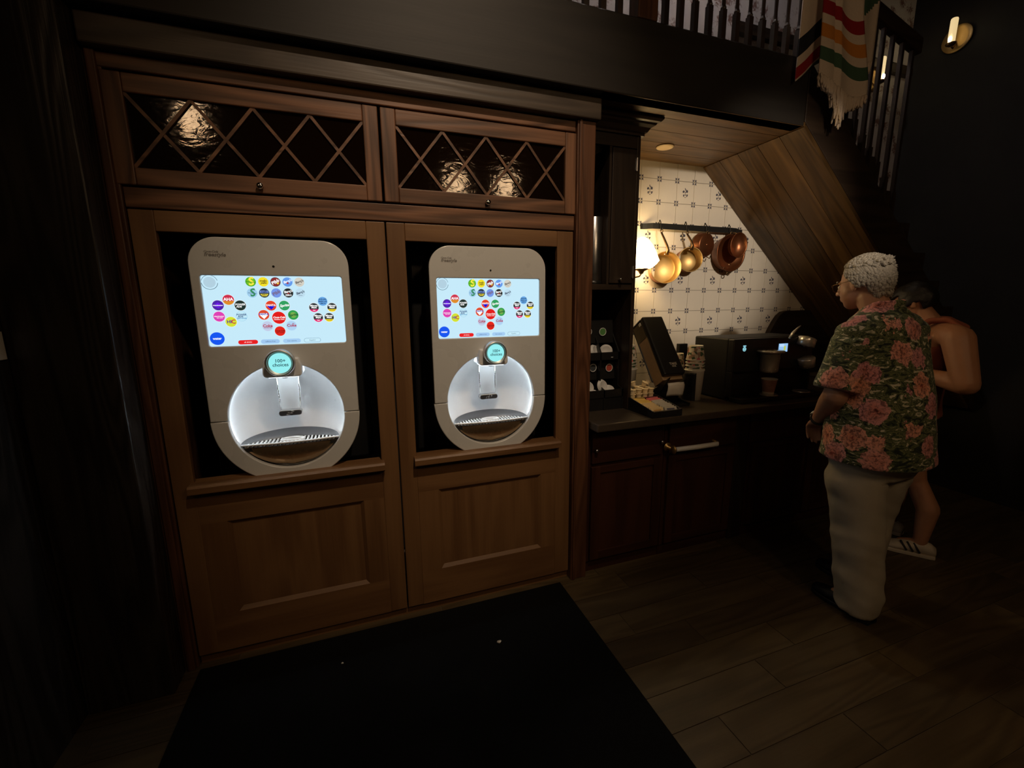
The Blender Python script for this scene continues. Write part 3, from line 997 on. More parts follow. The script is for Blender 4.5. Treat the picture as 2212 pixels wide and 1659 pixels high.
def pill(dx, w, fill, rim, txt, tcol):
    z, h = 1.3915, 0.0085
    bm = B()
    mats = [emi(rim), emi(fill), emi(tcol)]
    for n_, (k, mi) in enumerate(((1.0, 0), (0.88, 1))):
        hh, ww = h * k, w / 2 - h * (1 - k)
        f = bm.faces.new([bm.verts.new((DX + dx + a, YS - 0.00025 * (n_ + 1), z + b)) for a, b in arc(ww - hh, 0, hh, -pi / 2, pi / 2, 8) + arc(-ww + hh, 0, hh, pi / 2, 1.5 * pi, 8)])
        f.material_index = mi
    add_text(bm, txt, 0.0075, (DX + dx, YS - 0.001, z), 2, fit=w * 0.62)
    bm.normal_update()
    for f in bm.faces:
        if f.normal.y > 0:
            f.normal_flip()
    obj('menu_button', bm, mats, scr, recalc=False)
pill(-0.117, 0.0693, (232, 28, 32), (232, 28, 32), 'all drinks', W)
pill(-0.038, 0.068, (160, 200, 240), (160, 200, 240), 'caffeine free', (60, 90, 130))
pill(0.041, 0.066, (165, 205, 242), (165, 205, 242), 'low calorie', (60, 90, 130))
pill(0.118, 0.064, (200, 236, 250), (90, 130, 160), 'Español', (60, 90, 110))

# nozzle head with round display
nh = obj('nozzle_head', prism(B(), [(DX - 0.070, 1.300), (DX - 0.062, 1.325), (DX + 0.062, 1.325), (DX + 0.070, 1.300), (DX + 0.072, 1.258), (DX + 0.062, 1.248), (DX - 0.062, 1.248), (DX - 0.072, 1.258)], -0.052, 0.10), WHITEP, disp, bevel=0.006)
bm = B()
lathe(bm, [(0, 0.05), (0.050, 0.05), (0.053, 0.044), (0.0535, 0.004), (0.050, 0.0), (0.047, 0.0), (0.0445, 0.004), (0.0435, 0.006), (0, 0.006)], (DX, -0.092, 1.310), (0, 1, 0), 48)
ring = obj('dial', bm, SILVER, disp, smooth=True)
bm = B()
lathe(bm, [(0, 0), (0.0400, 0)], (DX, -0.0865, 1.310), (0, 1, 0), 40)
mats = [emi((150, 240, 242)), emi((25, 70, 80))]
add_text(bm, '100+', 0.019, (DX + 0.002, -0.0870, 1.319), 1, bold=0.0003)
add_text(bm, 'choices', 0.019, (DX + 0.002, -0.0870, 1.303), 1, bold=0.0003)
bm.normal_update()
for f in bm.faces:
    if f.normal.y > 0:
        f.normal_flip()
obj('dial_display', bm, mats, disp, recalc=False)
bm = B()
lathe(bm, [(0, 0), (0.011, 0), (0.012, 0.012), (0, 0.012)], (DX, 0.0, 1.238), (0, 0, 1), 16)
obj('nozzle_tip', bm, BLACKP, disp, smooth=False)
# splash plate with bright edges and foot
obj('splash_plate', bx(DX - 0.040, DX + 0.040, 0.075, 0.080, 1.085, 1.250), WHITEP, disp, bevel=0.002)
for s in (-1, 1):
    obj('plate_edge', tube(B(), [(DX + s * 0.042, 0.066, 1.252), (DX + s * 0.041, 0.066, 1.17), (DX + s * 0.038, 0.064, 1.088)], 0.0030, 8), CHROME, disp, smooth=True)
bm = B()
prism(bm, rrect(DX - 0.045, DX + 0.045, 1.066, 1.090, 0.011, 5), 0.040, 0.078)
ft = obj('plate_foot', bm, STEEL, disp, bevel=0.002)
bm = B()
for a, b in ((-0.007, 1.075), (0.007, 1.082)):
    c_ = [(DX + a + 0.009 * cos(q), 0.0385, b + 0.006 * sin(q)) for q in (0.3, 1.87, 3.44, 5.01)]
    for i in range(4):
        tube(bm, [c_[i], c_[(i + 1) % 4]], 0.0010, 6)
obj('cup_symbol', bm, CHROME, ft)
# drip tray
TZ0 = 0.966
def half_plate(rx, ry, z0, z1, y0, n=36, bulge=0.018):
    bm = B()
    back = [(DX + rx * cos(a), y0 + ry * sin(a)) for a in [pi * i / n for i in range(n + 1)]]
    frontp = [(DX - rx + 2 * rx * i / 14, y0 - bulge * (1 - ((i - 7) / 7) ** 2)) for i in range(1, 14)]
    extr(bm, [(p[0], p[1], z0) for p in back + frontp], (0, 0, z1 - z0))
    return bm
tray = obj('drip_tray', half_plate(0.187, 0.090, TZ0 - 0.030, TZ0 - 0.016, -0.002, bulge=0.006), BLACKM, disp)
bm = B()
n = 44                                             # raised rim at the back and a thin front lip
outer = [(DX + 0.189 * cos(pi * i / n), -0.004 + 0.098 * sin(pi * i / n)) for i in range(n + 1)]
inner = [(DX + 0.176 * cos(pi * i / n), -0.004 + 0.076 * sin(pi * i / n)) for i in range(n + 1)]
for i in range(n):
    h0 = 0.004 + 0.030 * sin(pi * i / n)
    h1 = 0.004 + 0.030 * sin(pi * (i + 1) / n)
    v = [bm.verts.new(p) for p in ((outer[i][0], outer[i][1], TZ0 + h0), (outer[i + 1][0], outer[i + 1][1], TZ0 + h1), (inner[i + 1][0], inner[i + 1][1], TZ0 - 0.004), (inner[i][0], inner[i][1], TZ0 - 0.004),
                                   (outer[i][0], outer[i][1], TZ0 - 0.03), (outer[i + 1][0], outer[i + 1][1], TZ0 - 0.03))]
    bm.faces.new((v[0], v[1], v[2], v[3]))
    bm.faces.new((v[1], v[0], v[4], v[5]))
bmesh.ops.remove_doubles(bm, verts=bm.verts, dist=1e-5)
obj('tray_rim', bm, plain('tray_grey', (0.10, 0.10, 0.105, 1), 0.35), tray, smooth=True)
frontp = [(DX - 0.188 + 0.376 * i / 20, -0.005 - 0.018 * (1 - ((i - 10) / 10) ** 2), TZ0) for i in range(21)]
obj('tray_lip', tube(B(), frontp, 0.0046, 8), WHITEP, tray, smooth=True)
for i in range(23):
    x = DX - 0.165 + 0.33 * i / 22
    u = (x - DX) / 0.176
    yb = -0.004 + 0.076 * sqrt(max(0, 1 - u * u))
    yf = -0.004 - 0.016 * (1 - u * u)
    ln = Vector((0.10 * (x - DX), 0, 0))
    segs_ = [(yf, yb)]
    if abs(x - DX) < 0.046:
        e = 0.020 * sqrt(1 - ((x - DX) / 0.047) ** 2)
        segs_ = [(yf, 0.030 - e), (0.030 + e, yb)]
    for a, b in segs_:
        if b - a > 0.006:
            obj('grille_bar', bx(x - 0.0034, x + 0.0034, a, b, TZ0 - 0.010, TZ0 - 0.002), WHITEP, tray)
bm = B()
torus(bm, (DX, 0.030, TZ0 - 0.004), 0.040, 0.010, (0, 0, 1), 36, 8)
for v in bm.verts:
    v.co.y = 0.030 + (v.co.y - 0.030) * 0.50
obj('cup_rest', bm, WHITEP, tray, smooth=True)
# bulging apron under the tray, follows the round opening
bm = B()
rows = []
for k in range(9):
    z = CZ - CR * 0.985 + (TZ0 - 0.012 - CZ + CR * 0.985) * k / 8
    w = sqrt(max(1e-6, (CR - 0.004) ** 2 - (CZ - z) ** 2))
    t = k / 8
    y = 0.010 - 0.032 * sin(t * pi * 0.52)
    rows.append([bm.verts.new((DX + w * s, y + 0.028 * (w * s / 0.19) ** 2, z)) for s in [-1 + i / 10 for i in range(21)]])
for a, b in zip(rows, rows[1:]):
    for i in range(20):
        bm.faces.new((a[i], a[i + 1], b[i + 1], b[i]))
obj('apron', bm, plain('apron_metal', (0.42, 0.29, 0.17, 1), 0.26, metal=0.8), disp, smooth=True)
DUPSRC = [o for o in COL.objects]
disp2 = dup(disp, None, (0.590, 0.2, 0.0))
disp2['label'] = 'drink dispenser with a lit touch screen behind the oak door nearest the hutch'
DUPSRC = []

# ------------------------------------------------------------------ counter and base cabinets
tag(obj('counter_top', bx(1.124, 3.60, -0.113, 0.650, 0.872, 0.915), STONE, None, bevel=0.006), 'dark stone worktop running through the coffee niche', 'worktop')
def base_cabinet(x0, x1, label, drawer=True, group='cherry base cabinets'):
    t = thing('base_cabinet', label, 'cabinet', ((x0 + x1) / 2, 0.3, 0), group)
    obj('carcass', bx(x0, x1, 0.0, 0.64, 0.07, 0.871), CHERRY['Z'], t)
    obj('plinth', bx(x0, x1, 0.012, 0.03, 0.0, 0.07), CHERRY['X'], t)
    def shaker(name, z0, z1, w=0.055):
        a, b = x0 + 0.022, x1 - 0.022
        d = obj(name, bx(a, a + w, -0.02, -0.001, z0, z1), CHERRY['Z'], t, bevel=0.002)
        obj('stile', bx(b - w, b, -0.02, -0.001, z0, z1), CHERRY['Z'], d, bevel=0.002)
        obj('rail', bx(a + w, b - w, -0.0195, -0.001, z0, z0 + w * 0.9), CHERRY['X'], d, bevel=0.002)
        obj('rail', bx(a + w, b - w, -0.0195, -0.001, z1 - w * 0.7, z1), CHERRY['X'], d, bevel=0.002)
        obj('panel', bx(a + w, b - w, -0.010, -0.001, z0 + w * 0.9, z1 - w * 0.7), CHERRY['Z'], d)
        return d
    if drawer:
        dr = obj('drawer', bx(x0 + 0.022, x1 - 0.022, -0.02, -0.001, 0.665, 0.838), CHERRY['X'], t, bevel=0.003)
    shaker('door', 0.085, 0.645)
    return t
b1 = base_cabinet(1.130, 1.638, 'cherry base cabinet beside the tall oak drink cabinet')
for x in (1.17, 1.598):
    bm = B()
    lathe(bm, [(0, -0.024), (0.008, -0.024), (0.011, -0.018), (0.006, -0.010), (0.006, 0.0), (0, 0)], (x, -0.02, 0.745), (0, 1, 0), 12)
    obj('knob', bm, STEEL, b1, smooth=True)
b2 = base_cabinet(1.642, 2.185, 'cherry base cabinet with the white towel bar across its drawer')
b3 = base_cabinet(2.300, 2.800, 'cherry base cabinet behind the man in the floral shirt', False)
base_cabinet(2.804, 3.304, 'cherry base cabinet furthest from the drink cabinet', False)
tag(obj('filler_post', bx(2.190, 2.296, 0.004, 0.64, 0.0, 0.871), WALNUT['Z'], None), 'dark post between two cherry base cabinets', 'post')
bar = thing('towel_bar', 'white bar with a metal bracket fixed across a cherry drawer front', 'handle', (1.81, -0.06, 0.71))
bm = B()
tube(bm, [(1.665, -0.075, 0.704), (1.80, -0.082, 0.704), (1.965, -0.072, 0.700), (1.985, -0.055, 0.702)], [0.0135, 0.0145, 0.0145, 0.010], 12)
obj('bar', bm, WHITEP, bar, smooth=True)
bm = B()
lathe(bm, [(0, 0), (0.026, 0), (0.026, 0.004), (0.010, 0.008), (0.008, 0.05), (0, 0.05)], (1.648, -0.021, 0.705), (0, -1, 0), 16)
ball(bm, (1.648, -0.075, 0.704), (0.012, 0.022, 0.026), 12, 8)
obj('bracket', bm, BRASS, bar, smooth=True)
bm = B()
lathe(bm, [(0, 0), (0.014, 0), (0.010, 0.006), (0.008, 0.036), (0, 0.036)], (1.985, -0.021, 0.703), (0, -1, 0), 12)
obj('bracket', bm, BRASS, bar, smooth=True)

# ------------------------------------------------------------------ tall dark hutch on the counter
HX0, HX1, HY0, HY1 = 1.128, 1.478, 0.115, 0.640
hut = thing('hutch', 'tall near-black hutch standing on the counter beside the niche', 'cabinet', (1.30, 0.38, 0.916))
obj('side_panel', bx(HX1 - 0.022, HX1, HY0, HY1, 0.916, 2.40), WALNUT['Z'], hut, bevel=0.003)
obj('side_panel', bx(HX0, HX0 + 0.018, HY0 + 0.002, HY1, 0.916, 2.40), WALNUT['Z'], hut, bevel=0.003)
obj('back_panel', bx(HX0 + 0.018, HX1 - 0.022, HY1 - 0.02, HY1, 0.916, 2.40), BLACKM, hut)
obj('shelf', bx(HX0 + 0.018, HX1 - 0.022, HY0 + 0.004, HY1 - 0.02, 1.605, 1.635), WALNUT['X'], hut, bevel=0.002)
obj('top_rail', bx(HX0 + 0.018, HX1 - 0.022, HY0 + 0.001, HY0 + 0.022, 2.335, 2.40), WALNUT['X'], hut, bevel=0.002)
obj('divider', bx(1.292, 1.306, HY0 + 0.003, HY1 - 0.02, 1.635, 2.335), WALNUT['Z'], hut)
hd = obj('hutch_door', bx(1.308, HX1 - 0.024, HY0 - 0.004, HY0 + 0.016, 1.640, 2.330), WALNUT['Z'], hut, bevel=0.003)
bm = B()
lathe(bm, [(0, -0.026), (0.007, -0.026), (0.010, -0.020), (0.006, -0.012), (0.006, 0.0), (0, 0)], (1.368, HY0 - 0.004, 1.660), (0, 1, 0), 14)
obj('knob', bm, CHROME, hd, smooth=True)
for z in (2.255, 1.70):
    bm = bx(HX1 - 0.034, HX1 - 0.022, HY0 - 0.009, HY0 - 0.003, z - 0.03, z + 0.03)
    tube(bm, [(HX1 - 0.026, HY0 - 0.010, z - 0.033), (HX1 - 0.026, HY0 - 0.010, z + 0.033)], 0.004, 8)
    obj('hinge', bm, STEEL, hd)
# crown moulding, stepping out in front and on the right
steps = [(0.000, 2.395), (0.012, 2.395), (0.012, 2.405), (0.022, 2.412), (0.034, 2.430), (0.052, 2.440), (0.056, 2.448), (0.070, 2.452), (0.080, 2.462), (0.080, 2.473), (0.000, 2.473)]
bm = B()
rowA = [bm.verts.new((HX0, HY0 - a, z)) for a, z in steps]
rowB = [bm.verts.new((HX1 + a, HY0 - a, z)) for a, z in steps]
rowC = [bm.verts.new((HX1 + a, HY1, z)) for a, z in steps]
for a, b in ((rowA, rowB), (rowB, rowC)):
    for i in range(len(steps) - 1):
        bm.faces.new((a[i], b[i], b[i + 1], a[i + 1]))
obj('crown', bm, WALNUT['X'], hut)

# steel tube of cups inside the hutch
tb = thing('cup_dispenser', 'grey metal tube cup dispenser inside the dark hutch', 'dispenser', (1.262, 0.20, 1.636))
bm = B()
lathe(bm, [(0.041, 0), (0.043, 0.004), (0.043, 0.352), (0.0405, 0.356), (0.0405, 0.0)], (1.250, 0.19, 1.637), (0, 0, 1), 28)
obj('tube', bm, STEEL, tb, smooth=True)
bm = B()
lathe(bm, [(0.046, 0), (0.047, 0.003), (0.047, 0.016), (0.043, 0.018)], (1.250, 0.19, 1.637), (0, 0, 1), 28)
obj('collar', bm, BLACKP, tb, smooth=True)
# lid rack: two stepped bins with round colour labels
rk = thing('lid_rack', 'black two-tier lid organiser with round colour stickers inside the hutch', 'organiser', (1.30, 0.30, 0.916))
bm = B()
for (zb, yf) in ((1.205, 0.20), (0.990, 0.15)):
    box(bm, 1.150, 1.448, yf, yf + 0.008, zb, zb + 0.045)
    box(bm, 1.150, 1.448, yf + 0.008, 0.34, zb, zb + 0.010)
for x in (1.150, 1.440, 1.318):
    prism_pts = [(0.15, 0.916), (0.15, 1.035), (0.20, 1.05), (0.20, 1.25), (0.33, 1.43), (0.34, 1.43), (0.34, 0.916)]
    extr(bm, [(x, a, b) for a, b in prism_pts], (0.008, 0, 0))
box(bm, 1.150, 1.448, 0.155, 0.34, 0.916, 0.99)
obj('bins', bm, BLACKP, rk)
bm = B()
for (z0, z1, y0, y1) in ((1.30, 1.435, 0.262, 0.275), (1.085, 1.205, 0.235, 0.250)):
    extr(bm, [(1.158, y0, z0), (1.440, y0, z0), (1.440, y1, z1), (1.158, y1, z1)], (0, 0.006, 0))
obj('header', bm, BLACKP, rk)
for (x, z, y, rgb, lb) in ((1.365, 1.366, 0.262, (95, 150, 85), 'green round sticker'), (1.400, 1.152, 0.236, (190, 85, 70), 'red round sticker'), (1.268, 1.369, 0.262, (150, 110, 75), 'brown round sticker'), (1.290, 1.157, 0.236, (70, 75, 78), 'grey round sticker')):
    bm = B()
    lathe(bm, [(0, -0.003), (0.0205, -0.003), (0.0205, 0)], (x, y, z), (0, 1, 0), 20, 0)
    torus(bm, (x, y - 0.003, z), 0.0222, 0.0022, (0, 1, 0), 22, 6, mi=1)
    o = obj('sticker', bm, [plain('sticker_%d' % rgb[0], lin(*rgb), 0.4, var=0.15, scale=80), LIDW], rk)
    o['label'] = lb
lid_i = 0
lid_me = {}
def lid(x, y, z, tilt, az):
    global lid_i
    if 'm' not in lid_me:
        bm = B()
        lathe(bm, [(0, 0.014), (0.026, 0.014), (0.030, 0.017), (0.033, 0.013), (0.036, 0.004), (0.039, 0.004), (0.039, 0.0), (0.035, 0.0), (0.031, 0.010), (0, 0.010)], (0, 0, 0), (0, 0, 1), 22)
        finish(bm, True)
        me = bpy.data.meshes.new('cup_cover')
        bm.to_mesh(me)
        bm.free()
        me.materials.append(LIDW)
        lid_me['m'] = me
    o = link('cup_cover', lid_me['m'], None, (x, y, z))
    o.rotation_euler = (tilt, 0, az)
    o['category'] = 'lid'
    o['group'] = 'white cup lids in the lid organiser'
    return o
for x, y, z, t, a, lb in (
        (1.300, 0.245, 1.255, 1.20, 0.5, 'white cup lid leaning in the upper bin under the green sticker'),
        (1.300, 0.240, 1.225, 0.25, 0.2, 'white cup lid lying low in the upper bin on the left'),
        (1.385, 0.250, 1.252, 1.35, -0.4, 'white cup lid standing on edge in the upper bin'),
        (1.398, 0.238, 1.221, 0.10, 0.0, 'white cup lid flat in the upper bin at the right end'),
        (1.232, 0.240, 1.250, 1.25, 0.2, 'white cup lid in the upper bin half hidden by the oak post'),
        (1.335, 0.205, 1.050, 1.30, 0.3, 'white cup lid standing in the lower bin under the red sticker'),
        (1.372, 0.195, 1.022, 0.75, -0.6, 'white cup lid tilted in the middle of the lower bin'),
        (1.352, 0.190, 1.006, 0.15, 0.5, 'white cup lid flat at the front of the lower bin'),
        (1.240, 0.200, 1.045, 1.30, 0.1, 'white cup lid standing in the lower bin beside the oak post'),
        (1.262, 0.190, 1.008, 0.30, -0.3, 'white cup lid lying in the lower bin beside the oak post')):
    lid(x, y, z, t, a)['label'] = lb

# ------------------------------------------------------------------ things on the counter
CT = 0.9155
# napkin dispenser leaning back
nap = thing('napkin_dispenser', 'tall black napkin dispenser leaning back on the counter', 'napkin dispenser', (1.78, 0.30, CT))
A_ = Vector((0, 0.35, 1.449))
D_ = Vector((0, 0.105, 1.110))
updir = (A_ - D_).normalized()
nrm = Vector((0, -updir.z, updir.y))            # outwards, towards the viewer
def slab(x0, x1, t0, t1, d0, d1, bm=None):
    bm = bm or B()
    L_ = (A_ - D_).length
    pts = []
    for x in (x0, x1):
        for t in (t0, t1):
            for d in (d0, d1):
                p = D_ + updir * (t * L_) + nrm * d
                pts.append((x, p.y, p.z))
    v = [bm.verts.new(p) for p in pts]
    for q in ((0, 1, 3, 2), (4, 6, 7, 5), (0, 4, 5, 1), (2, 3, 7, 6), (0, 2, 6, 4), (1, 5, 7, 3)):
        bm.faces.new([v[i] for i in q])
    return bm
obj('cover', slab(1.706, 1.860, 0.0, 1.0, -0.034, 0.0), BLACKP, nap, bevel=0.010, segs=3)
obj('back_shell', slab(1.706, 1.860, 0.03, 0.985, -0.138, -0.128), BLACKP, nap, bevel=0.004)
obj('top_cap', slab(1.706, 1.860, 0.955, 1.0, -0.134, -0.030), BLACKP, nap, bevel=0.008)
obj('side_window', slab(1.7065, 1.7085, 0.68, 0.955, -0.128, -0.034), plain('smoked_side', (0.11, 0.085, 0.05, 1), 0.3), nap)
nk = obj('napkin_stack', slab(1.709, 1.857, -0.05, 0.70, -0.127, -0.036), KRAFT, nap, bevel=0.003)
obj('side_rib', slab(1.7035, 1.7065, 0.90, 0.945, -0.060, -0.040), PAPER, nap)
bm = B()
prism_y = [(0.060, 1.10), (0.20, 1.00), (0.235, 0.97), (0.30, 0.97), (0.40, 0.955), (0.40, 0.9157), (0.06, 0.9157), (0.055, 0.935), (0.16, 0.95), (0.145, 0.99), (0.075, 1.075)]
extr(bm, [(1.702, a, b) for a, b in prism_y], (0.012, 0, 0))
extr(bm, [(1.852, a, b) for a, b in prism_y], (0.012, 0, 0))
box(bm, 1.714, 1.852, 0.060, 0.40, 0.9157, 0.928)
box(bm, 1.714, 1.852, 0.165, 0.175, 0.928, 1.05)
obj('stand', bm, BLACKP, nap, bevel=0.002)
bm = B()
pr_ = [(0.098, 1.062), (0.090, 1.045), (0.092, 1.02), (0.100, 0.992), (0.103, 0.978)]
rows = []
for (y, z) in pr_:
    rows.append([bm.verts.new((1.722 + 0.122 * i / 10, y + 0.010 * sin(i * 0.6) * (1.06 - z) * 8 - 0.012 * (1 - ((i - 5) / 5) ** 2), z - 0.004 * abs(i - 5) / 5)) for i in range(11)])
for a, b in zip(rows, rows[1:]):
    for i in range(10):
        bm.faces.new((a[i], a[i + 1], b[i + 1], b[i]))
o = obj('napkin', bm, PAPER, nap, smooth=True)
o.modifiers.new('solid', 'SOLIDIFY').thickness = 0.0015
bm = B()
lt = D_ + updir * 0.125 * 0.42 + nrm * 0.0008
def on_cover(t, x, txt, size, bm):
    p = D_ + updir * ((A_ - D_).length * t) + nrm * 0.0008
    add_text(bm, txt, size, (x, p.y, p.z), 0, bold=0.0004, basis=(Vector((1, 0, 0)), updir))
on_cover(0.165, 1.795, 'TAKE', 0.022, bm)
on_cover(0.125, 1.795, 'ONE', 0.014, bm)
p = D_ + updir * ((A_ - D_).length * 0.905) + nrm * 0.0008
for s, dz in ((0.011, 0.004), ):
    f = bm.faces.new([bm.verts.new(p + Vector((1, 0, 0)) * (a - 0.0) + updir * b) for a, b in arc(0, 0.004, 0.0085, 0, 2 * pi * 15 / 16, 15)])
f = bm.faces.new([bm.verts.new(p + Vector((1, 0, 0)) * a + updir * b) for a, b in ((-0.014, -0.012), (0.018, -0.012), (0.018, -0.007), (-0.006, -0.007))])
obj('print', bm, plain('print_silver', (0.55, 0.52, 0.46, 1), 0.5), nap, recalc=False)

# condiment caddy
cad = thing('condiment_caddy', 'low black two-level caddy at the counter edge holding sweetener packets and creamers', 'caddy', (1.56, 0.05, CT))
bm = B()
for (x0, x1) in ((1.462, 1.470), (1.652, 1.660)):
    extr(bm, [(x0, -0.110, CT), (x0, -0.110, 0.953), (x0, 0.095, 0.988), (x0, 0.24, 0.990), (x0, 0.24, CT)], (x1 - x0, 0, 0))
box(bm, 1.470, 1.652, -0.110, -0.102, CT, 0.950)
box(bm, 1.470, 1.652, 0.232, 0.240, CT, 0.990)
box(bm, 1.470, 1.652, 0.092, 0.098, CT, 0.984)
box(bm, 1.470, 1.652, 0.098, 0.232, 0.970, 0.976)
extr(bm, [(1.470, -0.102, 0.920), (1.470, 0.092, 0.945), (1.470, 0.092, 0.940), (1.470, -0.102, 0.9158)], (0.182, 0, 0))
obj('tray', bm, BLACKP, cad)
bm = B()
tube(bm, [(1.464, 0.095, 0.9895), (1.464, -0.110, 0.9545), (1.656, -0.110, 0.9545)], 0.0014, 6)
obj('rim', bm, STEEL, cad)
PK = {}
def packet_mesh(key, rgb, rgb2):
    bm = B()
    box(bm, -0.032, 0.032, -0.0016, 0.0016, 0, 0.044)
    box(bm, -0.020, 0.020, -0.0019, 0.0019, 0.014, 0.034, 1)
    finish(bm, False)
    me = bpy.data.meshes.new('packet')
    bm.to_mesh(me)
    bm.free()
    me.materials.append(plain(key + '_paper', lin(*rgb), 0.6, var=0.08))
    me.materials.append(plain(key + '_print', lin(*rgb2), 0.6, var=0.1))
    return me
groups = [('yellow', (235, 200, 105), (222, 170, 60), 1.517, 0.005, 0.083, 'yellow sweetener packet in the back left compartment of the caddy', 'yellow sweetener packets'),
          ('pale', (232, 205, 150), (205, 160, 90), 1.517, -0.092, -0.005, 'pale yellow sugar packet in the front left compartment of the caddy', 'pale sugar packets'),
          ('pink', (230, 120, 120), (214, 90, 96), 1.606, 0.030, 0.083, 'pink sweetener packet in the back right compartment of the caddy', 'pink sweetener packets'),
          ('white', (205, 200, 185), (85, 85, 105), 1.606, -0.092, 0.022, 'white and blue sugar packet in the front right compartment of the caddy', 'white sugar packets')]
for key, c1, c2, px, y0, y1, lb, gp in groups:
    me = packet_mesh(key, c1, c2)
    n = max(4, int((y1 - y0) / 0.0115))
    for i in range(n):
        y = y0 + (y1 - y0) * i / (n - 1)
        o = link('sugar_packet', me, None, (px + random.uniform(-0.003, 0.003), y, 0.9215 + (y + 0.102) * 0.129 + 0.001))
        o.rotation_euler = (radians(-32 + random.uniform(-5, 5)), random.uniform(-0.05, 0.05), random.uniform(-0.06, 0.06))
        o.scale = (1.28, 1, 1)
        tag(o, lb, 'packet', gp)
bm = B()
lathe(bm, [(0, 0), (0.0135, 0), (0.0165, 0.024), (0.0195, 0.0245), (0.0195, 0.027), (0, 0.0275)], (0, 0, 0), (0, 0, 1), 14)
finish(bm, False)
cream_me = bpy.data.meshes.new('creamer')
bm.to_mesh(cream_me)
bm.free()
cream_me.materials.append(CREAM)
for lay in range(2):
    for r in range(3):
        for c in range(4 + (lay + r) % 2 * 0):
            if lay == 1 and random.random() < 0.12 and r > 0:
                continue
            x = 1.494 + c * 0.0425 + random.uniform(-0.001, 0.001)
            y = 0.120 + r * 0.0425 + random.uniform(-0.001, 0.001)
            o = link('creamer_cup', cream_me, None, (x, y, 0.9765 + 0.0278 * lay))
            o.rotation_euler = (0, 0, random.random() * 6)
            tag(o, 'small cream coloured creamer cup piled at the back of the black caddy', 'creamer', 'creamer cups in the caddy')
for i, (x, y, tx) in enumerate(((1.60, 0.165, 0.35), (1.545, 0.185, -0.3), (1.640, 0.190, 0.6))):
    o = link('creamer_cup', cream_me, None, (x, y, 1.038))
    o.rotation_euler = (tx, 0.25 - 0.2 * i, i)
    tag(o, 'small cream coloured creamer cup lying tipped on top of the pile', 'creamer', 'tipped creamer cups')

# paper cups
def printed_mat():
    m, nt, p = new_mat('printed_cup')
    N, L = nt.nodes, nt.links
    setp(p, rough=0.55)
    tc = N.new('ShaderNodeTexCoord')
    v = N.new('ShaderNodeTexVoronoi')
    v.inputs['Scale'].default_value = 52
    L.new(tc.outputs['Object'], v.inputs['Vector'])
    sp = N.new('ShaderNodeSeparateColor')
    L.new(v.outputs['Color'], sp.inputs[0])
    r = N.new('ShaderNodeValToRGB')
    r.color_ramp.interpolation = 'CONSTANT'
    st = [(0, (0.06, 0.12, 0.06)), (0.22, (0.75, 0.70, 0.60)), (0.5, (0.62, 0.10, 0.12)), (0.64, (0.35, 0.22, 0.15)), (0.82, (0.70, 0.55, 0.42))]
    e = r.color_ramp.elements
    while len(e) < len(st):
        e.new(0.5)
    for q, (a, c) in zip(e, st):
        q.position = a
        q.color = c + (1,)
    L.new(sp.outputs[0], r.inputs[0])
    L.new(r.outputs[0], p.inputs['Base Color'])
    return m
PRINT = printed_mat()
bm = B()     # upside-down printed cup, mouth down, z=0 at the rim
lathe(bm, [(0.0565, 0.0), (0.0590, 0.003), (0.0565, 0.007)], (0, 0, 0), (0, 0, 1), 28, 1)
lathe(bm, [(0.0560, 0.007), (0.0425, 0.088)], (0, 0, 0), (0, 0, 1), 28, 0)
lathe(bm, [(0.0425, 0.088), (0.0425, 0.094), (0.0395, 0.094), (0.0390, 0.088), (0, 0.088)], (0, 0, 0), (0, 0, 1), 28, 1)
finish(bm, True)
pcup = bpy.data.meshes.new('printed_cup')
bm.to_mesh(pcup)
bm.free()
pcup.materials.append(PRINT)
pcup.materials.append(PAPER)
bm = B()     # tall white cup, mouth up
lathe(bm, [(0, 0.006), (0.043, 0.006), (0.043, 0.0), (0.046, 0.0), (0.0575, 0.185), (0.0605, 0.188), (0.0615, 0.192), (0.0600, 0.196), (0.0565, 0.194), (0.044, 0.02), (0, 0.02)], (0, 0, 0), (0, 0, 1), 30)
finish(bm, True)
wcup = bpy.data.meshes.new('tall_cup')
bm.to_mesh(wcup)
bm.free()
wcup.materials.append(PAPER)
for (x, y, where) in ((2.018, 0.205, 'beside the coffee machine'), (1.662, 0.420, 'behind the creamers')):
    o = link('tall_cup', wcup, None, (x, y, CT))
    tag(o, 'tall white paper cup ' + where, 'cup')
    for k in range(4):
        o = link('printed_cup', pcup, None, (x, y, CT + 0.1965 + 0.0195 * k))
        o.rotation_euler = (0, 0, 1.1 * k + x)
        tag(o, ('printed cup, lowest rim of the upturned stack ', 'printed cup, second rim up in the upturned stack ', 'printed cup, third rim up in the upturned stack ', 'printed cup on top of the upturned stack ')[k] + where, 'cup', 'printed cups ' + where)
bm = B()
n = 14
rows = []
for z in (CT + 0.0005, CT + 0.10, CT + 0.17, CT + 0.178):
    rows.append([bm.verts.new((2.018 + (0.066 - (0.004 if z > CT + 0.175 else 0)) * cos(a), 0.205 + 0.066 * sin(a), z)) for a in [2.1 + 2.05 * i / n for i in range(n + 1)]])
for a, b in zip(rows, rows[1:]):
    for i in range(n):
        bm.faces.new((a[i], a[i + 1], b[i + 1], b[i]))
o = obj('cup_holder', bm, BLACKP, None)
o.modifiers.new('solid', 'SOLIDIFY').thickness = 0.003
tag(o, 'curved black mesh cup holder round the tall white cup', 'holder')
tag(obj('menu_block', bx(2.055, 2.125, 0.40, 0.43, CT, 1.256), BLACKP, None, bevel=0.003), 'small upright black sign block behind the napkin dispenser', 'sign')
o = link('small_cup', pcup, None, (2.012, 0.345, 1.120))
o.scale = (0.62, 0.62, 0.86)
tag(o, 'small printed cup half hidden between napkin dispenser and cup stack', 'cup')
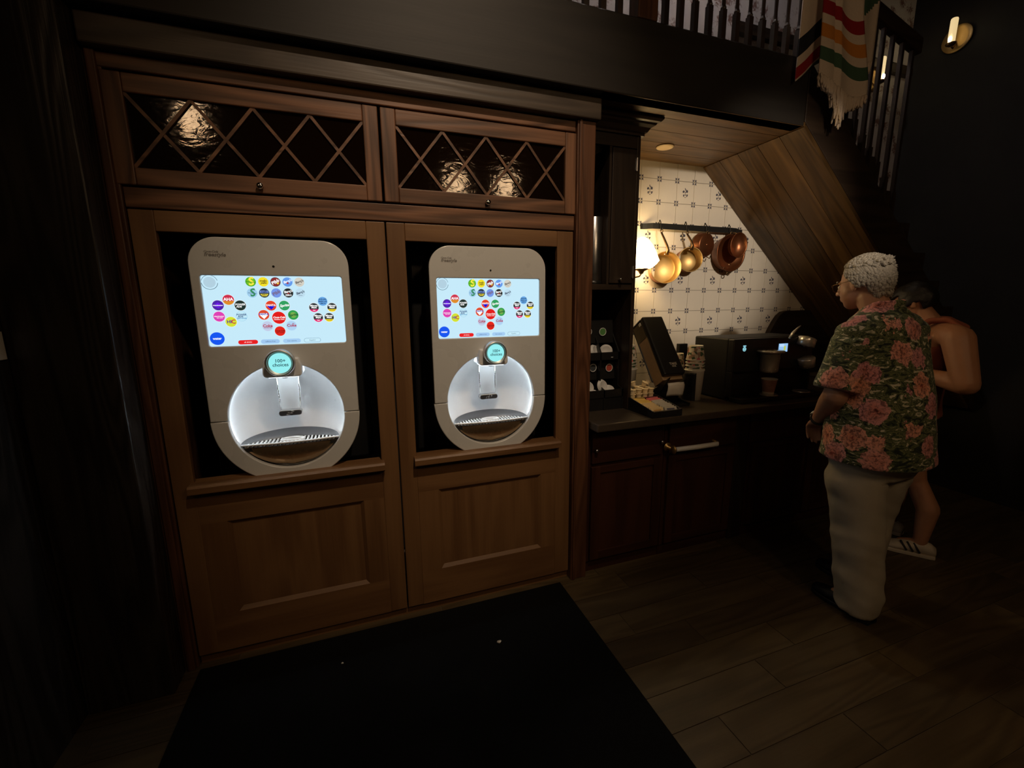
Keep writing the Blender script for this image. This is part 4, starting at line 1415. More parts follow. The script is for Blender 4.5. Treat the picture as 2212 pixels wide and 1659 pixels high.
o = link('small_cup_stack', wcup, None, (2.012, 0.345, CT))
o.scale = (0.6, 0.6, 1.04)
tag(o, 'narrow white cup hidden behind the cup holder', 'cup')

# coffee machine
cm = thing('coffee_machine', 'boxy black coffee machine with two chrome brew heads', 'coffee machine', (2.52, 0.25, CT))
obj('body', bx(2.170, 2.86, 0.10, 0.385, CT + 0.006, 1.308), plain('coffee_black', (0.006, 0.0056, 0.0052, 1), 0.55, bump=0.05, scale=150), cm, bevel=0.008)
obj('head_panel', bx(2.170, 2.86, 0.055, 0.10, 1.10, 1.306), BLACKP, cm, bevel=0.006)
obj('side_cheek', bx(2.170, 2.186, 0.055, 0.10, CT + 0.006, 1.10), BLACKP, cm, bevel=0.003)
obj('side_cheek', bx(2.845, 2.86, 0.055, 0.10, CT + 0.006, 1.10), BLACKP, cm, bevel=0.003)
obj('drip_base', bx(2.170, 2.86, -0.030, 0.10, CT + 0.001, CT + 0.030), BLACKP, cm, bevel=0.005)
bm = B()
lathe(bm, [(0, 0.126), (0.075, 0.126), (0.080, 0.122), (0.078, 0.114), (0.056, 0.110), (0.053, 0.0), (0.047, -0.012), (0, -0.012)], (2.425, 0.010, 1.108), (0, 0, 1), 28)
obj('brew_head', bm, SATIN, cm, smooth=True)
bm = B()
rt = Matrix.Rotation(0.35, 3, 'Y')
lathe(bm, [(0, 0.055), (0.052, 0.055), (0.055, 0.050), (0.055, 0.0), (0, 0.0)], (2.745, 0.03, 1.245), rt @ Vector((0, 0, 1)), 26)
obj('brew_head', bm, SATIN, cm, smooth=True)
bm = B()
lathe(bm, [(0, 0.060), (0.050, 0.060), (0.052, 0.055), (0.046, 0.0), (0, 0.0)], (2.775, 0.02, 1.110), Matrix.Rotation(-0.30, 3, 'Y') @ Vector((0, 0, 1)), 26)
obj('filter_cup', bm, SATIN, cm, smooth=True)
bm = B()
tube(bm, [(2.600, 0.03, 1.300), (2.612, 0.02, 1.335), (2.640, 0.015, 1.362), (2.672, 0.02, 1.378)], [0.014, 0.016, 0.012, 0.008], 12, flat=0.5)
obj('lever', bm, SATIN, cm, smooth=True)
bm = bx(2.546, 2.624, 0.0535, 0.055, 1.212, 1.266)
box(bm, 2.552, 2.590, 0.0530, 0.0536, 1.246, 1.262, 1)
box(bm, 2.590, 2.606, 0.0530, 0.0536, 1.222, 1.250, 2)
obj('display', bm, [emi((150, 195, 240)), emi((190, 220, 250)), emi((190, 200, 90))], cm)
bm = B()
lathe(bm, [(0, 0), (0.014, 0)], (2.256, 0.0535, 1.243), (0, 1, 0), 20, 0)
f_ = bm.faces.new([bm.verts.new((2.256 + a, 0.0535, 1.262 + b)) for a, b in ((-0.012, 0.004), (-0.012, -0.003), (0.012, -0.003), (0.012, 0.004))])
for k in (-0.006, 0.004):
    f_ = bm.faces.new([bm.verts.new((2.256 + a, 0.0530, 1.242 + k + b)) for a, b in ((-0.008, 0.002), (-0.008, -0.002), (0.008, -0.002), (0.008, 0.002))])
    f_.material_index = 1
bm.normal_update()
for f in bm.faces:
    if f.normal.y > 0:
        f.normal_flip()
obj('lock_light', bm, [emi((150, 215, 235)), emi((70, 120, 90))], cm, recalc=False)
for x in (2.445, 2.735):
    bm = B()
    lathe(bm, [(0.052, 0), (0.054, 0.004), (0.050, 0.007), (0.045, 0.004), (0, 0.003)], (x, 0.012, CT + 0.0305), (0, 0, 1), 28)
    obj('cup_plate', bm, SATIN, cm, smooth=True)
bm = B()
lathe(bm, [(0, 0.004), (0.030, 0.004), (0.030, 0), (0.033, 0), (0.0335, 0.018)], (0, 0, 0), (0, 0, 1), 26, 1)
lathe(bm, [(0.0335, 0.018), (0.046, 0.096)], (0, 0, 0), (0, 0, 1), 26, 0)
lathe(bm, [(0.046, 0.096), (0.0485, 0.099), (0.046, 0.102), (0.044, 0.098), (0.032, 0.012), (0, 0.012)], (0, 0, 0), (0, 0, 1), 26, 1)
finish(bm, True)
me = bpy.data.meshes.new('coffee_cup')
bm.to_mesh(me)
bm.free()
me.materials.append(plain('cup_rose', (0.42, 0.24, 0.20, 1), 0.6, var=0.5, scale=38))
me.materials.append(PAPER)
tag(link('coffee_cup', me, None, (2.440, 0.012, CT + 0.0355)), 'rose patterned paper cup waiting under the chrome brew head', 'cup')

# ------------------------------------------------------------------ pot rack and pans
RY = 0.600
rack = thing('pot_rack', 'flat black iron rail with hooks fixed to the cream tiles', 'rack', (2.28, RY, 2.05))
bm = B()
path = [(1.872, 0.6435), (1.890, 0.6435), (1.915, 0.628), (1.945, 0.604), (1.985, 0.600), (2.64, 0.600), (2.68, 0.604), (2.73, 0.628), (2.755, 0.6435), (2.782, 0.6435)]
rows = []
for i, (x, y) in enumerate(path):
    a = Vector(path[max(0, i - 1)])
    b = Vector(path[min(len(path) - 1, i + 1)])
    d = (b - a).normalized()
    n_ = Vector((-d.y, d.x)) * 0.003
    rows.append([bm.verts.new(q) for q in ((x - n_.x, y - n_.y, 2.034), (x + n_.x, y + n_.y, 2.034), (x + n_.x, y + n_.y, 2.071), (x - n_.x, y - n_.y, 2.071))])
for a, b in zip(rows, rows[1:]):
    for i in range(4):
        bm.faces.new((a[i], b[i], b[(i + 1) % 4], a[(i + 1) % 4]))
bm.faces.new(rows[0])
bm.faces.new(rows[-1][::-1])
obj('rail', bm, IRON, rack)
HOOKS = (1.998, 2.216, 2.389, 2.609)
for hx in HOOKS:
    bm = B()
    tube(bm, [(hx, RY + 0.008, 2.058), (hx, RY + 0.008, 2.078), (hx, RY, 2.086), (hx, RY - 0.010, 2.080), (hx, RY - 0.012, 2.052), (hx, RY - 0.012, 2.035), (hx, RY - 0.022, 2.022), (hx, RY - 0.033, 2.026), (hx, RY - 0.036, 2.038)], 0.0034, 8)
    ball(bm, (hx, RY, 2.088), 0.006, 8, 6)
    obj('hook', bm, IRON, rack, smooth=True)

def saucepan(hx, drop, r, depth, tilt, label, yaw=0.0):
    """Hangs from its handle, mouth towards the room."""
    t = thing('saucepan', label, 'pan', (hx, RY - 0.026, 2.028), 'copper pans on the rack')
    c = Vector((hx + 0.018, 0.640 - depth, 2.022 - drop))       # mouth centre
    ax = Vector((-sin(yaw), -cos(yaw), 0.02)).normalized()
    bm = B()
    lathe(bm, [(0, -depth), (r * 0.90, -depth), (r * 0.95, -depth + 0.006), (r, 0.0), (r + 0.004, 0.001)], c, ax, 40)
    obj('pan_body', bm, COPPER, t, smooth=True)
    bm = B()
    lathe(bm, [(r + 0.004, 0.001), (r + 0.003, 0.003), (r - 0.002, 0.002), (r * 0.945, -depth + 0.010), (r * 0.88, -depth + 0.004), (0, -depth + 0.004)], c, ax, 40)
    obj('lining', bm, BRASS, t, smooth=True)
    top = c + Vector((0, -0.004, r))
    bm = B()
    hk = Vector((hx, RY - 0.024, 2.005))
    tube(bm, [top + Vector((0.0, 0.003, -0.020)), top + Vector((0.003, -0.006, 0.008)), top.lerp(hk, 0.3) + Vector((0.006, -0.010, 0)), top.lerp(hk, 0.7) + Vector((0.002, -0.006, 0)), hk], [0.015, 0.014, 0.0115, 0.0105, 0.0095], 10, flat=0.6)
    torus(bm, hk + Vector((0, 0, 0.012)), 0.010, 0.0032, (0, 1, 0), 16, 8)
    obj('handle', bm, BRONZE, t, smooth=True)
    for s in (-1, 1):
        bm = B()
        ball(bm, top + Vector((s * 0.014, 0.004, -0.017)), 0.0055, 10, 6)
        obj('rivet', bm, CHROME, t, smooth=True)
    return t
saucepan(HOOKS[0], 0.250, 0.104, 0.105, 0, 'copper saucepan with a brass lining hanging right beside the lit lamp', 0.35)
saucepan(HOOKS[1], 0.190, 0.083, 0.090, 0, 'smaller copper saucepan on the second hook from the lamp', 0.35)
t = thing('copper_mould', 'shallow round copper pan with its base outwards on the third hook', 'pan', (HOOKS[2], RY - 0.026, 2.02), 'copper pans on the rack')
c = Vector((HOOKS[2] + 0.006, 0.575, 1.940))
bm = B()
lathe(bm, [(0.004, 0.001), (0.074, 0.0), (0.080, 0.004), (0.084, 0.050), (0.088, 0.054), (0.088, 0.058), (0.080, 0.056), (0.076, 0.010), (0, 0.008)], c, Vector((-0.15, 1, 0.05)), 40)
lathe(bm, [(0, -0.003), (0.006, -0.002), (0.008, 0.001)], c, Vector((-0.15, 1, 0.05)), 16)
obj('pan_body', bm, COPPERD, t, smooth=True)
bm = B()
torus(bm, (HOOKS[2], RY - 0.03, 2.021), 0.011, 0.003, (0, 1, 0.2), 16, 8)
obj('hanging_ring', bm, BRONZE, t, smooth=True)
bm = B()
tube(bm, [(c.x + 0.008, 0.585, 1.861), (c.x + 0.030, 0.575, 1.846), (c.x + 0.045, 0.580, 1.866)], 0.004, 8)
obj('lug', bm, BRONZE, t, smooth=True)
t = thing('copper_pan', 'wide dark copper pan on the hook nearest the sloping planks', 'pan', (HOOKS[3], RY - 0.026, 2.02), 'copper pans on the rack')
c = Vector((2.607, 0.560, 1.888))
bm = B()
lathe(bm, [(0, 0.075), (0.105, 0.075), (0.113, 0.068), (0.128, 0.004), (0.133, 0.0), (0.132, -0.004), (0.124, 0.002), (0.108, 0.064), (0, 0.068)], c, (0, 1, 0.0), 44)
obj('pan_body', bm, COPPERD, t, smooth=True)
bm = B()
torus(bm, (HOOKS[3], RY - 0.03, 2.026), 0.012, 0.003, (0, 1, 0.2), 16, 8)
torus(bm, (2.607, 0.575, 1.742), 0.013, 0.0035, (0, 1, 0.2), 16, 8)
obj('hanging_ring', bm, BRONZE, t, smooth=True)
for dx, dz in ((-0.055, -0.062), (0.052, -0.075), (0.0, -0.098)):
    bm = B()
    tube(bm, [(c.x + dx - 0.014, 0.618, c.z + dz), (c.x + dx, 0.612, c.z + dz - 0.003), (c.x + dx + 0.014, 0.618, c.z + dz)], 0.0045, 8)
    obj('rivet', bm, CHROME, t, smooth=True)
t = thing('copper_ladle', 'small oval copper pan hanging in front of the wide dark pan', 'pan', (2.62, 0.52, 2.01), 'copper pans on the rack')
c = Vector((2.618, 0.505, 1.936))
bm = B()
lathe(bm, [(0, 0.050), (0.050, 0.050), (0.058, 0.044), (0.068, 0.002), (0.071, 0.0), (0.070, -0.003), (0.064, 0.002), (0.054, 0.042), (0, 0.044)], c, (0.10, 1, 0.05), 36)
for v in bm.verts:
    v.co.z = c.z + (v.co.z - c.z) * 1.25
obj('pan_body', bm, COPPERD, t, smooth=True)
bm = B()
tube(bm, [(2.614, 0.515, 2.012), (2.610, 0.540, 2.026), (2.609, 0.566, 2.030)], 0.004, 8)
obj('hanging_loop', bm, BRONZE, t, smooth=True)

# ------------------------------------------------------------------ lamps
# tulip glass wall lamp in the niche
lp = thing('wall_lamp', 'glowing tulip glass wall lamp on the cream tiles beside the hutch', 'lamp', (1.80, 0.645, 1.72))
SH = glow('lamp_glass', (1.0, 0.70, 0.32, 1), NICHE_L)
bm = B()
wob = lambda a, h: 1 + (0.10 * math.exp(-((h - 0.055) / 0.035) ** 2) + 0.04) * cos(5 * a + 0.4)
LC = (1.792, 0.500, 1.752)
lathe(bm, [(0.038, 0.0), (0.064, 0.010), (0.086, 0.030), (0.099, 0.052), (0.092, 0.078), (0.086, 0.105), (0.076, 0.130), (0.058, 0.160), (0.040, 0.184), (0.024, 0.198), (0.008, 0.205)], LC, (0, 0, 1), 48, 0, wob)
o = obj('shade', bm, SH, lp, smooth=True)
bm = B()
lathe(bm, [(0, -0.030), (0.012, -0.028), (0.020, -0.012), (0.046, 0.0), (0.048, 0.004), (0.038, 0.008), (0, 0.008)], LC, (0, 0, 1), 28)
obj('shade_cup', bm, BRONZE, lp, smooth=True)
bm = B()
tube(bm, [(1.792, 0.500, 1.724), (1.786, 0.510, 1.708), (1.765, 0.540, 1.702), (1.745, 0.585, 1.712), (1.740, 0.625, 1.735), (1.740, 0.645, 1.745)], 0.0055, 10)
obj('arm', bm, BRONZE, lp, smooth=True)
bm = B()
lathe(bm, [(0, -0.018), (0.012, -0.016), (0.020, -0.008), (0.045, -0.004), (0.047, 0.0), (0, 0)], (1.740, 0.6445, 1.745), (0, 1, 0), 24)
obj('wall_rose', bm, BRONZE, lp, smooth=True)
# disc in the niche ceiling
bm = B()
lathe(bm, [(0, -0.010), (0.040, -0.010), (0.050, -0.006), (0.054, 0.0), (0, 0)], (1.846, 0.390, 2.4745), (0, 0, 1), 32)
tag(obj('ceiling_disc', bm, plain('disc_cream', (0.62, 0.48, 0.30, 1), 0.5), None, smooth=True), 'round cream detector cover on the boarded niche ceiling', 'detector')

def candle_sconce(base, nvec, label):
    base, nvec = Vector(base), Vector(nvec)
    t = thing('candle_sconce', label, 'lamp', base)
    bm = B()
    lathe(bm, [(0, 0.012), (0.03, 0.012), (0.060, 0.008), (0.092, 0.016), (0.095, 0.012), (0.090, 0.004), (0, 0.002)], base, nvec, 36)
    obj('back_plate', bm, BRASS, t, smooth=True)
    cpos = base + nvec * 0.075 + Vector((0, 0, -0.050))
    bm = B()
    tube(bm, [base + nvec * 0.012 + Vector((0, 0, -0.03)), base + nvec * 0.045 + Vector((0, 0, -0.072)), cpos + Vector((0, 0, -0.012))], 0.006, 10)
    lathe(bm, [(0, -0.016), (0.014, -0.014), (0.030, -0.004), (0.034, 0.006), (0.030, 0.006), (0.022, 0.0), (0, 0.0)], cpos, (0, 0, 1), 24)
    obj('candle_cup', bm, BRONZE, t, smooth=True)
    bm = B()
    lathe(bm, [(0.021, 0.002), (0.0225, 0.05), (0.0225, 0.165), (0.020, 0.175), (0.012, 0.170), (0, 0.168)], cpos, (0, 0, 1), 24, 0, lambda a, h: 1 + 0.05 * sin(3 * a + h * 40))
    obj('candle', bm, glow('candle_wax', (1.0, 0.74, 0.36, 1), CANDLE_L), t, smooth=True)
    bm = B()
    ball(bm, cpos + nvec * 0.022 + Vector((0, 0, 0.030)), (0.010, 0.010, 0.017), 12, 8)
    obj('flame_bulb', bm, glow('bulb', (1.0, 0.80, 0.45, 1), 60.0), t, smooth=True)
    return t
candle_sconce((4.499, 0.380, 3.51), (-1, 0, 0), 'candle sconce with a round brass plate high on the dark right wall')
candle_sconce((4.05, 0.69, 3.30), (0, -1, 0), 'candle sconce glowing behind the stair balusters')

# lanterns behind the viewer, mirrored in the leaded glass
LG = glow('lantern_glass', (1.0, 0.66, 0.36, 1), LANTERN_L)
def lantern(x, y, z, label):
    t = thing('hanging_lantern', label, 'lamp', (x, y, z), 'lanterns hanging behind the viewer')
    bm = B()
    n = 6
    r0, r1, h = 0.085, 0.115, 0.21
    lo = [(x + r0 * cos(2 * pi * i / n), y + r0 * sin(2 * pi * i / n), z) for i in range(n)]
    hi = [(x + r1 * cos(2 * pi * i / n), y + r1 * sin(2 * pi * i / n), z + h) for i in range(n)]
    for i in range(n):
        j = (i + 1) % n
        bm2 = B()
        a, b, c_, d = Vector(lo[i]), Vector(lo[j]), Vector(hi[j]), Vector(hi[i])
        m = (a + b + c_ + d) / 4
        bm2.faces.new([bm2.verts.new(m + (q - m) * 0.97) for q in (a, b, c_, d)])
        obj('lantern_pane', bm2, LG, t)
        tube(bm, [a, d], 0.006, 6)
        tube(bm, [a, b], 0.006, 6)
        tube(bm, [d, c_], 0.008, 6)
    lathe(bm, [(0.15, h), (0.05, h + 0.10), (0.012, h + 0.13), (0.012, h + 0.16)], (x, y, z), (0, 0, 1), 6)
    obj('lantern_frame', bm, IRON, t)
    obj('chain', tube(B(), [(x, y, z + h + 0.15), (x, y, 5.1)], 0.006, 6), IRON, t)
lantern(-1.25, -2.75, 3.03, 'hanging lantern seen mirrored in the left leaded pane')
lantern(1.112, -2.95, 2.72, 'hanging lantern seen mirrored near the middle of the right leaded panes')
lantern(1.684, -2.95, 2.73, 'hanging lantern seen mirrored near the knob of the right leaded panes')

# spot added above and behind the viewer to brighten the drink cabinet
sp = thing('added_spot', 'added spotlight brightening the drink cabinet, out of view', 'lamp', (0.55, -2.30, 4.3))
aim = (Vector((0.48, 0.0, 1.80)) - Vector((0.55, -2.30, 4.3))).normalized()
bm = B()
lathe(bm, [(0.03, -0.16), (0.055, -0.15), (0.06, 0.02), (0.055, 0.02), (0.05, -0.05), (0, -0.06)], (0.55, -2.30, 4.3), aim, 24)
tube(bm, [Vector((0.55, -2.30, 4.3)) - aim * 0.14, (0.55, -2.36, 4.5), (0.55, -2.36, 5.1)], 0.010, 8)
obj('added_spot_head', bm, IRON, sp, smooth=True)
ld = bpy.data.lights.new('added_spot_light', 'SPOT')
ld.energy = ADDED_SPOT_W
ld.color = (1.0, 0.76, 0.53)
ld.spot_size = radians(45)
ld.spot_blend = 1.0
ld.shadow_soft_size = 0.05
lo_ = bpy.data.objects.new('added_spot_light', ld)
COL.objects.link(lo_)
lo_.parent = sp
lo_.location = aim * 0.03
lo_.rotation_euler = aim.to_track_quat('-Z', 'Y').to_euler()

sp = thing('added_spot', 'added spotlight brightening the coffee niche, out of view', 'lamp', (1.35, -3.0, 2.62))  # second added spot, evens out the light on the niche tiles
p0 = Vector((1.35, -3.0, 2.62))
aim = (Vector((2.42, 0.65, 1.86)) - p0).normalized()
bm = B()
lathe(bm, [(0.03, -0.16), (0.055, -0.15), (0.06, 0.02), (0.055, 0.02), (0.05, -0.05), (0, -0.06)], p0, aim, 24)
tube(bm, [p0 - aim * 0.14, p0 + Vector((0.0, -0.2, 0.2)), (p0.x, p0.y - 0.2, 5.1)], 0.010, 8)
obj('added_spot_head', bm, IRON, sp, smooth=True)
ld = bpy.data.lights.new('added_spot_light', 'SPOT')
ld.energy = ADDED_NICHE_SPOT_W
ld.color = (1.0, 0.84, 0.66)
ld.spot_size = radians(25)
ld.spot_blend = 0.8
ld.shadow_soft_size = 0.05
lo_ = bpy.data.objects.new('added_spot_light', ld)
COL.objects.link(lo_)
lo_.parent = sp
lo_.location = aim * 0.03
lo_.rotation_euler = aim.to_track_quat('-Z', 'Y').to_euler()

# unseen pendant added upstairs to light the landing wallpaper
pt = thing('added_landing_light', 'added pendant lighting the landing wallpaper, out of view', 'lamp', (1.9, 0.30, 4.5))
bm = B()
lathe(bm, [(0.03, 0.22), (0.06, 0.20), (0.16, 0.0), (0.155, 0.0), (0.055, 0.195)], (1.9, 0.30, 4.45), (0, 0, 1), 28)
tube(bm, [(1.9, 0.30, 4.66), (1.9, 0.30, 5.1)], 0.005, 6)
obj('added_pendant_shade', bm, PAPER, pt, smooth=True)
ld = bpy.data.lights.new('added_pendant_light', 'POINT')
ld.energy = ADDED_UPSTAIRS_W
ld.color = (1.0, 0.90, 0.86)
ld.shadow_soft_size = 0.05
lo_ = bpy.data.objects.new('added_pendant_light', ld)
COL.objects.link(lo_)
lo_.parent = pt
lo_.location = (0, 0, 0.02)

# ------------------------------------------------------------------ balustrade
bal = thing('landing_balustrade', 'dark wooden balustrade along the upstairs landing', 'railing', (1.55, -0.06, 2.80))
bm = B()
box(bm, -0.013, 0.013, -0.013, 0.013, 0, 0.145)
lathe(bm, [(0.0125, 0.145), (0.0145, 0.152), (0.010, 0.165), (0.0085, 0.20), (0.0115, 0.40), (0.0085, 0.62), (0.0115, 0.64), (0.0115, 0.655)], (0, 0, 0), (0, 0, 1), 10)
box(bm, -0.013, 0.013, -0.013, 0.013, 0.655, 0.80)
finish(bm, False)
bal_me = bpy.data.meshes.new('baluster')
bm.to_mesh(bal_me)
bm.free()
bal_me.materials.append(WALNUT['Z'])
xs = [0.78 + 0.0855 * i for i in range(6)] + [1.458 + 0.0855 * k for k in range(11)]
for x in xs:
    link('baluster', bal_me, bal, Vector((x, -0.06, 2.801)) - bal.location)
obj('newel_post', bx(1.285, 1.391, -0.10, -0.02, 2.801, 3.75), OAKD['Z'], bal, bevel=0.006)
obj('newel_post', bx(2.365, 2.455, -0.10, -0.02, 2.801, 3.75), WALNUT['Z'], bal, bevel=0.006)
obj('handrail', bx(0.74, 2.36, -0.095, -0.025, 3.602, 3.66), WALNUT['X'], bal, bevel=0.012, segs=3)
obj('base_rail', bx(0.74, 2.36, -0.085, -0.035, 2.7995, 2.8015), WALNUT['X'], bal)
sr = thing('stair_railing', 'descending stair railing with dark balusters right of the striped blanket', 'railing', (2.95, -0.06, 2.3))
rail_z = lambda x: 3.105 - (x - 2.87) * 0.27
bm = B()
extr(bm, [(2.456, -0.085, rail_z(2.456)), (3.30, -0.085, rail_z(3.30)), (3.30, -0.085, rail_z(3.30) + 0.085), (2.456, -0.085, rail_z(2.456) + 0.085)], (0, 0.05, 0))
obj('handrail', bm, WALNUT['X'], sr, bevel=0.01)
for x in (2.56, 2.645, 2.73, 2.82, 2.906, 2.975, 3.060, 3.150, 3.245):
    zb = 2.80 - (x - 2.376) * 0.867
    bm = bx(x - 0.010, x + 0.010, -0.070, -0.050, zb + 0.001, rail_z(x))
    box(bm, x - 0.0145, x + 0.0145, -0.0745, -0.0455, zb + 0.01, zb + 0.16)
    obj('baluster', bm, WALNUT['Z'], sr)

# ------------------------------------------------------------------ striped blanket over the railing
bl = thing('striped_blanket', 'cream wool blanket with red, gold and green stripes hung over the balustrade', 'blanket', (2.5, -0.15, 2.8))
WOOL = {k: cloth('wool_' + k, lin(*c), 260, 0.12, 0.5) for k, c in dict(cream=(214, 196, 178), red=(150, 22, 26), gold=(205, 130, 48), green=(62, 92, 70), navy=(22, 24, 34)).items()}
wm = [WOOL[k] for k in ('cream', 'red', 'gold', 'green', 'navy')]
def cloth_panel(name, fn, stripe, nu=22, nv=64, thick=0.006):
    bm = B()
    g = [[bm.verts.new(fn(i / nu, j / nv)) for i in range(nu + 1)] for j in range(nv + 1)]
    for j in range(nv):
        for i in range(nu):
            f = bm.faces.new((g[j][i], g[j][i + 1], g[j + 1][i + 1], g[j + 1][i]))
            c = f.calc_center_median()
            f.material_index = stripe(c, (i + .5) / nu, (j + .5) / nv)
            f.smooth = True
    o = obj(name, bm, wm, bl, smooth=True)
    s = o.modifiers.new('solid', 'SOLIDIFY')
    s.thickness = thick
    return o
def sstep(a, b, x):
    t = max(0, min(1, (x - a) / (b - a)))
    return t * t * (3 - 2 * t)
def front_fn(u, v):
    base = 3.74 + (2.665 - 3.74) * v
    z = base - 0.045 * (sstep(0.24, 0.42, u) - 0.5) - 0.012 * sin(u * 9) - 0.03 * sin(pi * u) * sstep(2.78, 2.66, base)
    wide = sstep(3.1, 2.65, z)
    x = 2.345 + 0.005 * wide + u * (0.285 + 0.085 * wide)
    y = -0.150 - 0.020 * sin(u * pi * 2.2 + 0.5) - 0.028 * sstep(0.30, 0.36, u) * (1 - sstep(0.4, 1.0, u)) - 0.012 * wide
    if z > 3.67:
        y += 0.06 * (z - 3.67) / 0.05
    return (x, y, z)
def front_stripe(c, u, v):
    zz = 3.74 + (2.665 - 3.74) * v
    for a, b, m in ((2.962, 3.027, 1), (2.852, 2.914, 2), (2.742, 2.804, 3)):
        if a < zz < b:
            return m
    return 0
cloth_panel('front_fall', front_fn, front_stripe, 30, 120)
def left_fn(u, v):
    base = 3.70 + (2.66 - 3.70) * v
    z = base + 0.16 * u * sstep(3.4, 3.0, base)
    x = 2.235 + u * 0.20
    return (x, -0.118 - 0.014 * sin(u * 5 + 1), z)
def left_stripe(c, u, v):
    zz = 3.70 + (2.66 - 3.70) * v
    return 4 if 2.775 < zz < 2.86 else (1 if 2.665 < zz < 2.73 else 0)
cloth_panel('left_fall', left_fn, left_stripe, 16, 110)
def right_fn(u, v):
    z = 3.68 + (2.80 + 0.06 * u - 3.68) * v
    x = 2.625 + u * 0.215
    return (x, -0.125 + 0.02 * u - 0.010 * sin(u * 6), z)
cloth_panel('right_fall', right_fn, lambda c, u, v: 3 if c.z - 0.16 * u > 3.00 and c.z < 3.25 else 0, 16, 60)
bm = B()
rng = random.Random(3)
def strand(p, ln, drift):
    pts = [Vector(p)]
    d = Vector((drift, rng.uniform(-0.1, 0.1), -1)).normalized()
    n = 5
    for i in range(n):
        pts.append(pts[-1] + d * ln / n + Vector((rng.uniform(-1, 1), rng.uniform(-1, 1), rng.uniform(-.3, .3))) * 0.004)
    tube(bm, pts, [0.0050, 0.0062, 0.0066, 0.0064, 0.0062, 0.0035], 5)
for i in range(190):
    u = rng.random()
    p = front_fn(u, 1.0)
    mid = math.exp(-((u - 0.47) / 0.17) ** 2)
    strand((p[0], p[1] + rng.uniform(-0.008, 0.008), p[2] + 0.012), 0.050 + 0.115 * mid * rng.uniform(0.5, 1.1) + rng.uniform(0, 0.02), (0.5 - u) * 0.55)
for i in range(60):
    u = rng.random()
    p = right_fn(u, 1.0)
    strand((p[0], p[1], p[2] + 0.01), 0.05 + rng.uniform(0, 0.03), -0.2)
o = obj('fringe', bm, WOOL['cream'], bl, smooth=True)
o['kind'] = 'stuff'

# ------------------------------------------------------------------ people
SKIN = plain('skin', (0.44, 0.23, 0.145, 1), 0.5, var=0.10, scale=25, sss=0.05)
SKIN2 = plain('skin_b', (0.46, 0.22, 0.12, 1), 0.5, var=0.08, scale=25, sss=0.05)
def capsule(bm, a, b, r0, r1, seg=14, flat=1.0):
    a, b = Vector(a), Vector(b)
    d = (b - a).normalized()
    pts = [a - d * r0 * 0.85, a - d * r0 * 0.5, a, a.lerp(b, 0.33), a.lerp(b, 0.66), b, b + d * r1 * 0.5, b + d * r1 * 0.85]
    rr = [r0 * 0.45, r0 * 0.85, r0, r0 + (r1 - r0) * 0.33, r0 + (r1 - r0) * 0.66, r1, r1 * 0.85, r1 * 0.45]
    tube(bm, pts, rr, seg, flat=flat)
def rings(bm, rs, seg=28, power=2.3):
    rows = []
    for (x, y, z, w, d) in rs:
        row = []
        for k in range(seg):
            a = 2 * pi * k / seg
            ca, sa = cos(a), sin(a)
            row.append(bm.verts.new((x + w * math.copysign(abs(ca) ** (2 / power), ca), y + d * math.copysign(abs(sa) ** (2 / power), sa), z)))
        rows.append(row)
    for a, b in zip(rows, rows[1:]):
        for k in range(seg):
            bm.faces.new((a[k], b[k], b[(k + 1) % seg], a[(k + 1) % seg]))
    bm.faces.new(rows[0])
    bm.faces.new(rows[-1][::-1])
def hand(bm, wrist, d, nrm_, side, curl=0.6):
    """palm along d, back of the hand along nrm_, thumb on side*cross"""
    wrist = Vector(wrist)
    d = Vector(d).normalized()
    n = (Vector(nrm_) - d * d.dot(Vector(nrm_))).normalized()
    s = d.cross(n) * side
    capsule(bm, wrist, wrist + d * 0.03, 0.026, 0.030, flat=0.7)
    for i in range(4):
        off = (i - 1.5) * 0.0185
        k0 = wrist + d * 0.035 + s * off * 0.8
        k1 = wrist + d * (0.092 - 0.004 * abs(i - 1.2)) + s * off
        capsule(bm, k0, k1, 0.0135, 0.0115, 10)
        L1 = (0.040, 0.045, 0.042, 0.033)[i]
        a = curl
        p = k1
        for seg_i, (ln, rr) in enumerate(((L1, 0.0095), (L1 * 0.65, 0.0086), (L1 * 0.5, 0.0078))):
            dd = d * cos(a) - n * sin(a)
            capsule(bm, p, p + dd * ln, rr, rr * 0.92, 8)
            p = p + dd * ln
            a += curl * 0.75
    t0 = wrist + d * 0.022 + s * -0.022
    t1 = t0 + d * 0.032 - s * 0.026 - n * 0.012
    t2 = t1 + d * 0.030 - s * 0.006 - n * 0.012
    capsule(bm, t0, t1, 0.014, 0.011, 10)
    capsule(bm, t1, t2, 0.0105, 0.0085, 10)
